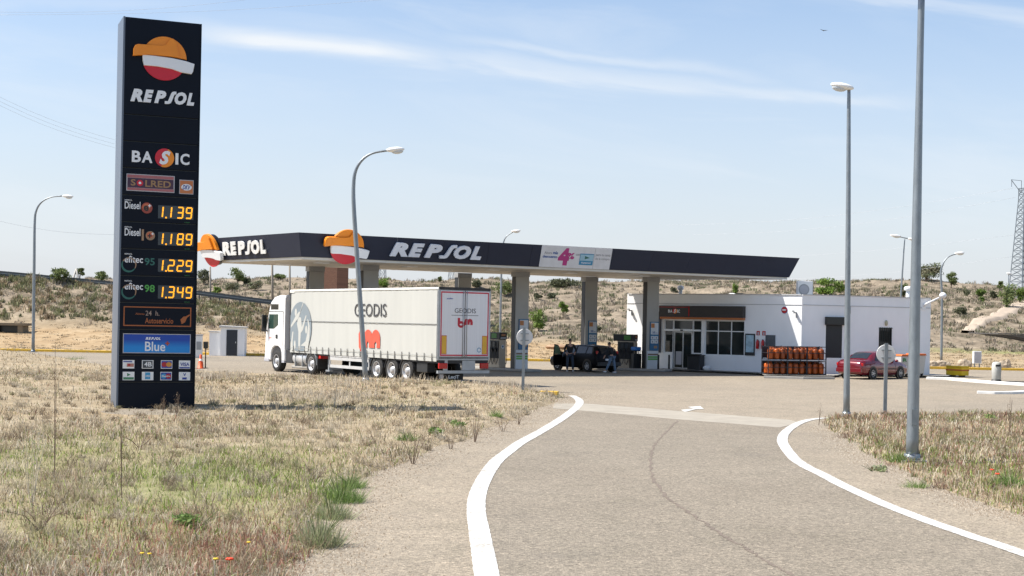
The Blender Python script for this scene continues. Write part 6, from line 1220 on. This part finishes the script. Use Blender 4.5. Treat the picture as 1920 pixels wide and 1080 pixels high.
def tree(name, px, yt, yb, wpx, pal, label, trunk=.3, seed=0, cat='tree', group='trees and bushes on the hillside', D=None):
    q = terrain_hit(px, yb) if D is None else Vector((P(px, yb, D).x, D, hz(P(px, yb, D).x, D))); D = q.y; H = (yb-yt)*D/F; W_ = wpx*D/F; rr = random.Random(seed*7+3)
    t = thing(name, label, cat, (q.x, q.y, q.z-.05), 0, group); zt = H*trunk; nl = 13 if W_ > 1.5 else 6; cen, rad = [], []
    for i in range(nl+3):
        u = rr.random(); a = rr.uniform(0, 2*math.pi); rdd = W_*.38*math.sqrt(rr.random()); z = zt*.6+(H-zt*.6)*(.18+.64*u); sh = 1-.45*abs(u-.35); cen.append((rdd*math.cos(a)*sh*1.1, rdd*math.sin(a)*sh, z)); rad.append((W_*rr.uniform(.15, .27), W_*rr.uniform(.15, .27), (H-zt)*rr.uniform(.14, .25)))
    b = MB(); b.tube([(0, 0, -.1), (W_*.02, 0, zt*.6), (W_*.03, 0, H*.6)], [max(.04, H*.035), max(.03, H*.025), .02], 7)
    for c in cen[:6]: b.tube([(W_*.02, 0, zt*.5+.05), (c[0]*.5, c[1]*.5, lerp(zt*.6, c[2], .6)), c], [max(.025, H*.018), .02, .01], 5)
    b.build('trunk', mat('bark', (.12, .09, .065), .9, 0, .2, 4), t)
    V, Fq, cc = leafcloud(cen, rad, int(600+230*W_*H**.5) if W_ < 8 else 5200, .11 if W_ < 3 else .15, GR[pal], seed+5)
    V[:, 2] = np.maximum(V[:, 2], .03); o = npmesh('crown', V, Fq, [LEAF], cc); o.parent = t; return t
TREES = [('tree', 110, 503, 535, 38, 0, 'broad round tree behind the guard rail at far left', .3), ('tree', 149, 501, 530, 17, 0, 'slim tree beside the pale A-shaped pole', .4), ('tree', 190, 506, 530, 26, 0, 'round tree just left of the totem', .3),
 ('tree', 381, 502, 534, 30, 1, 'dark evergreen tree just right of the totem', .15), ('tree', 445, 499, 535, 36, 0, 'spreading green tree between totem and canopy', .3), ('bush', 461, 519, 535, 20, 1, 'dark bush at the right foot of the spreading tree', .1), ('bush', 407, 536, 551, 20, 2, 'bright green bush on the slope below the dark evergreen', .1),
 ('bush', 478, 525, 545, 28, 3, 'olive grey bush above the lorry cab', .1), ('bush', 436, 528, 547, 26, 3, 'dull olive bush between the spreading tree and the guard rail', .1), ('bush', 524, 512, 524, 26, 0, 'green bush on the skyline right of the utility pole', .1), ('bush', 590, 532, 554, 24, 1, 'dark bush seen past the first canopy column', .1), ('bush', 718, 520, 540, 30, 2, 'fresh green bush over the lorry roof', .05), ('tree', 825, 518, 530, 9, 0, 'tiny sapling on the skyline over the trailer doors', .3),
 ('bush', 945, 526, 556, 44, 0, 'wide green bush group beside the lamp behind the trailer', .05), ('bush', 893, 524, 540, 26, 1, 'dark bush between canopy column and trailer top', .05), ('tree', 1009, 577, 622, 31, 2, 'bright green young tree in front of the slope under the canopy', .15), ('tree', 1055, 566, 595, 17, 2, 'small leaning sapling up the slope under the canopy', .35), ('bush', 1009, 549, 562, 18, 1, 'dark bush high on the slope beside the middle column', .05), ('bush', 1036, 548, 559, 22, 1, 'low dark bush high on the slope between two columns', .05),
 ('hedge', 1057, 522, 538, 68, 1, 'long dark hedge on the skyline under the canopy', .02), ('bush', 1122, 612, 624, 12, 1, 'little dark bush at the foot of the slope right of a column', .05), ('bush', 1377, 532, 552, 17, 2, 'bright bush behind the white roof dome', .05), ('bush', 1263, 538, 549, 15, 1, 'low dark bush left of the roof flue', .05), ('tree', 1558, 519, 556, 54, 2, 'large green bush behind the roof air conditioner', .08), ('bush', 1694, 530, 560, 18, 0, 'green bush hidden partly by the thick lamp pole', .05),
 ('tree', 1735, 490, 528, 62, 3, 'wide grey-green tree on the mound right of the thick pole', .15), ('tree', 1783, 507, 541, 24, 0, 'open branched young tree on the right skyline', .3), ('bush', 1813, 540, 555, 14, 1, 'small round dark bush on the right slope', .05), ('bush', 1839, 541, 560, 20, 2, 'fresh green bush in the middle of the right slope', .05), ('bush', 1840, 555, 567, 14, 2, 'smaller green bush just below the fresh green one', .05), ('bush', 1802, 573, 593, 28, 1, 'dark spreading bush low on the right slope', .05), ('bush', 1863, 542, 562, 20, 1, 'dark bush left of the tall bush by the pylon', .05), ('tree', 1886, 527, 580, 40, 0, 'tall green bush in front of the lattice pylon', .08), ('tree', 1875, 526, 545, 11, 0, 'small upright tree on the skyline left of the pylon', .25), ('bush', 1912, 530, 572, 22, 2, 'green bush at the foot of the lattice pylon', .08), ('bush', 1722, 560, 580, 14, 1, 'dark bush on the slope beside the shop corner', .05)]
for i, (nm, px, yt, yb, wp, pal, lb, tk_) in enumerate(TREES): tree(nm, px, yt, yb, wp, pal, lb, tk_, i, nm)
# mound under the wide tree is part of the ground; weeds and dry plants near the camera
def plant(px, py, h, spread, n_, cols, label, name='weed', leafy=True, wd=.012, seed=0, group='weeds along the verges'):
    g_ = G(px, py, .08); z = hz(*g_); rr = np.random.default_rng(seed+100); t = thing(name, label, 'plant', (g_[0], g_[1], z-.02), 0, group); b = MB()
    for k in range(max(3, n_//8)):
        a = rr.uniform(0, 6.28); s = rr.uniform(.2, 1); b.tube([(0, 0, 0), (spread*.4*s*math.cos(a), spread*.4*s*math.sin(a), h*.5*s), (spread*s*math.cos(a), spread*s*math.sin(a), h*rr.uniform(.6, 1))], [wd*.5, wd*.4, wd*.2], 4, False)
        if not leafy and k % 2: b.tube([(spread*.4*s*math.cos(a), spread*.4*s*math.sin(a), h*.5*s), (spread*s*math.cos(a+.7), spread*s*math.sin(a+.7), h*.8)], [wd*.3, wd*.15], 3, False)
    sn = 'green' if leafy else 'pale' if 'pale' in label else 'brown'; b.build('stem', mat('stem_'+sn, {'green': (.12, .15, .05), 'pale': (.5, .44, .34), 'brown': (.16, .11, .075)}[sn], .8, 0, .2), t)
    if leafy and h > .28:      # grassy bush: many fine upright blades
        m_ = n_*6; a = rr.uniform(0, 6.28, m_); q_ = spread*.75*np.sqrt(rr.random(m_)); bx, by = q_*np.cos(a), q_*np.sin(a); hh_ = h*rr.uniform(.25, .95, m_)*(1-.6*q_/spread); th = rr.uniform(0, 6.28, m_); ww = rr.uniform(.004, .009, m_)
        tx_, ty_ = bx*1.25+rr.normal(0, .11, m_), by*1.25+rr.normal(0, .11, m_); V = np.stack([np.stack([bx-ww*np.cos(th), by-ww*np.sin(th), 0*a], -1), np.stack([bx+ww*np.cos(th), by+ww*np.sin(th), 0*a], -1), np.stack([tx_, ty_, hh_], -1)], 1).reshape(-1, 3)
        cc = np.repeat(np.array(cols)[rr.integers(0, len(cols), m_)]*rr.uniform(.7, 1.5, (m_, 1)), 3, 0); o = npmesh('leaves', V, np.arange(m_*3).reshape(-1, 3), [LEAF], cc); o.parent = t; return
    if leafy:
        cen = [(rr.uniform(-1, 1)*spread*.7, rr.uniform(-1, 1)*spread*.7, h*rr.uniform(.25, .8)) for _ in range(5)]; V, Fq, cc = leafcloud(cen, [(spread*.4, spread*.4, h*.3)]*5, n_*3, .03+.035*h, cols, seed); V[:, 2] = np.maximum(V[:, 2], .0)
    else: cen = [(rr.uniform(-1, 1)*spread*.6, rr.uniform(-1, 1)*spread*.6, h*rr.uniform(.4, .9)) for _ in range(6)]; V, Fq, cc = leafcloud(cen, [(spread*.3, spread*.3, h*.25)]*6, n_, .014, cols, seed)
    o = npmesh('leaves' if leafy else 'seed_heads', V, Fq, [LEAF], cc); o.parent = t
DRY = [(.22, .15, .10), (.30, .22, .15), (.17, .12, .08)]; GRN = [(.17, .25, .07), (.22, .31, .10), (.12, .18, .05)]; SAGE = [(.30, .33, .19), (.24, .28, .14), (.36, .38, .24), (.4, .34, .22)]
PL = [(775, 862, .75, .32, 60, DRY, 'dark twiggy weed leaning over the road edge', 0), (845, 834, .4, .2, 40, DRY, 'small brown weed at the verge edge right of the leaning one', 0), (890, 822, .75, .22, 50, DRY, 'upright brown weed beside the leafy clump on the road edge', 0), (943, 803, .5, .28, 50, DRY, 'brown weed nearest the round sign on the left verge', 0), (972, 790, .4, .25, 45, DRY, 'last brown tuft on the verge edge before the gravel tip', 0), (822, 820, .22, .35, 70, GRN, 'flat leafy green clump near the verge edge', 1), (865, 802, .2, .3, 50, GRN, 'pale green leafy clump farther along the verge edge', 1), (763, 828, .3, .25, 50, GRN, 'green sprig just above the leaning twiggy weed', 1), (930, 783, .3, .2, 40, GRN, 'green sprig near the round sign post', 1),
 (372, 1000, .22, .33, 80, GRN, 'dark green leafy weed in the grass at lower left', 1), (640, 930, .5, .4, 110, GRN, 'green bushy weed at the bend of the verge edge', 1), (655, 905, .4, .3, 80, GRN, 'green weed just above the bushy one at the verge bend', 1), (600, 1010, .55, .32, 130, SAGE, 'sage green shrub at the verge edge near the bottom', 1), (625, 960, .45, .3, 100, SAGE, 'grey green shrub between the two verge edge shrubs', 1), (590, 905, .3, .3, 60, DRY, 'brown weed on the grass left of the verge bend', 0), (520, 770, 1.1, .35, 60, DRY, 'tall bare shrub in the pale grass right of the totem', 0), (627, 762, .9, .12, 30, DRY, 'thin bare stalk in the pale grass in front of the lorry', 0),
 (497, 772, .3, .2, 30, DRY, 'low dry sprig left of the tall bare shrub', 0), (306, 775, .6, .1, 40, DRY, 'left dry seed stalk against the foot of the totem', 0), (331, 777, .65, .1, 40, DRY, 'right dry seed stalk against the foot of the totem', 0), (102, 905, 2.0, .05, 22, DRY, 'very tall thin dry stalk at left', 0), (228, 945, 1.1, .05, 30, DRY, 'dark upright stalk standing in the lower left grass', 0), (60, 960, 1.1, .35, 50, [(.5, .45, .36)]*2, 'pale fan of dead stalks at far lower left', 0), (75, 1000, .4, .5, 90, DRY, 'dark tangle of dead weeds at bottom left', 0), (400, 830, .3, .35, 60, DRY, 'low dry tangle in the middle of the left verge', 0), (262, 850, .35, .5, 80, DRY, 'greyish dry tangle below the totem', 0),
 (1535, 792, .75, .1, 20, DRY, 'lone dry stalk growing at the right line hook', 0), (1720, 905, .3, .25, 60, GRN, 'green weed at the foot of the thick lamp pole', 1), (1690, 862, .3, .3, 50, GRN, 'low green weed left of the thick lamp pole', 1), (1856, 790, .25, .2, 40, GRN, 'green tuft on the far edge of the right verge', 1), (1893, 812, 1.0, .08, 40, DRY, 'tall dry stalk near the right edge of the picture', 0), (1870, 850, .35, .3, 60, DRY, 'dark dry weed on the right verge', 0), (1890, 905, .35, .35, 90, GRN, 'green weed clump at right edge of the right verge', 1), (1640, 875, .25, .3, 60, SAGE, 'grey green weed on the near edge of the right verge', 1), (130, 672, .3, .5, 50, GRN, 'small green tuft on the gravel left of the totem', 1), (148, 670, .3, .5, 60, SAGE, 'sage tuft nearer the totem on the gravel', 1), (215, 705, .15, .2, 30, GRN, 'little tuft behind the totem edge', 1)]
for i, (px, py, h, s, n_, cl_, lb, lf) in enumerate(PL): plant(px, py, h, s, n_, cl_, lb, 'weed' if lf else 'dry_weed', bool(lf), .012, i)
def flower(px, py, m, label, r=.03):
    g_ = G(px, py, .2); t = thing('flower', label, 'flower', (g_[0], g_[1], hz(*g_)-.02), 0, 'wild flowers in the verges'); b = MB(); b.tube([(0, 0, 0), (.02, 0, .22)], .004, 5); b.build('stem', mat('stem_green', (.12, .15, .05), .8), t)
    b = MB()
    for k in range(5): a = 2*math.pi*k/5; b.ball((.02+r*.6*math.cos(a), r*.6*math.sin(a), .225), (r*.6, r*.6, r*.35), 7, 4)
    b.build('petals', m, t)
pop = mat('poppy_red', (.75, .06, .01), .5); yf = mat('yellow_petal', (.75, .5, .02), .5)
flower(426, 1071, pop, 'single red poppy at the bottom of the left verge', .035); flower(262, 1060, yf, 'left yellow flower at the bottom of the left verge', .02); flower(276, 1061, yf, 'right yellow flower at the bottom of the left verge', .02); flower(400, 1070, yf, 'yellow flower just left of the poppy', .025); flower(462, 1038, yf, 'yellow flower up and right of the poppy', .02); flower(1858, 885, pop, 'red poppy in the right verge left of the green clump', .035); flower(1868, 893, pop, 'red poppy close to the green clump in the right verge', .035)
# gravel along the verge edges
def gravel(name, n_, pts, spread, label):
    P_ = np.array(dense(pts, 5)); k = rng.integers(0, len(P_), n_); X = P_[k, 0]+rng.normal(0, spread, n_); Y = P_[k, 1]+rng.normal(0, spread*2, n_); Z = np.maximum(Hg(X, Y), 0.0)+.004
    s = rng.uniform(.006, .02, (n_, 1, 1)); T_ = np.array([[1, 0, -.3], [-.5, .87, -.3], [-.5, -.87, -.3], [0, 0, .8]])[None]*s*rng.uniform(.6, 1.3, (n_, 4, 1))
    V = T_+np.stack([X, Y, Z], -1)[:, None, :]; i0 = np.arange(n_)*4; Fq = np.concatenate([np.stack([i0, i0+1, i0+3], -1), np.stack([i0+1, i0+2, i0+3], -1), np.stack([i0+2, i0, i0+3], -1)])
    cc = np.array([(.42, .35, .27), (.3, .24, .18), (.5, .44, .36)])[rng.integers(0, 3, n_)]*rng.uniform(.8, 1.2, (n_, 1)); tag(npmesh(name, V.reshape(-1, 3), Fq, [GRASS], np.repeat(cc, 4, 0)), label, 'gravel', kind='stuff')
gravel('gravel', 14000, VL[11:22], .35, 'loose stones along the road edge of the left verge'); gravel('gravel', 5000, VR[9:18], .25, 'loose stones along the road edge of the right verge'); gravel('gravel', 9000, VL[9:12], .9, 'patch of gravel around the round sign at the verge tip')
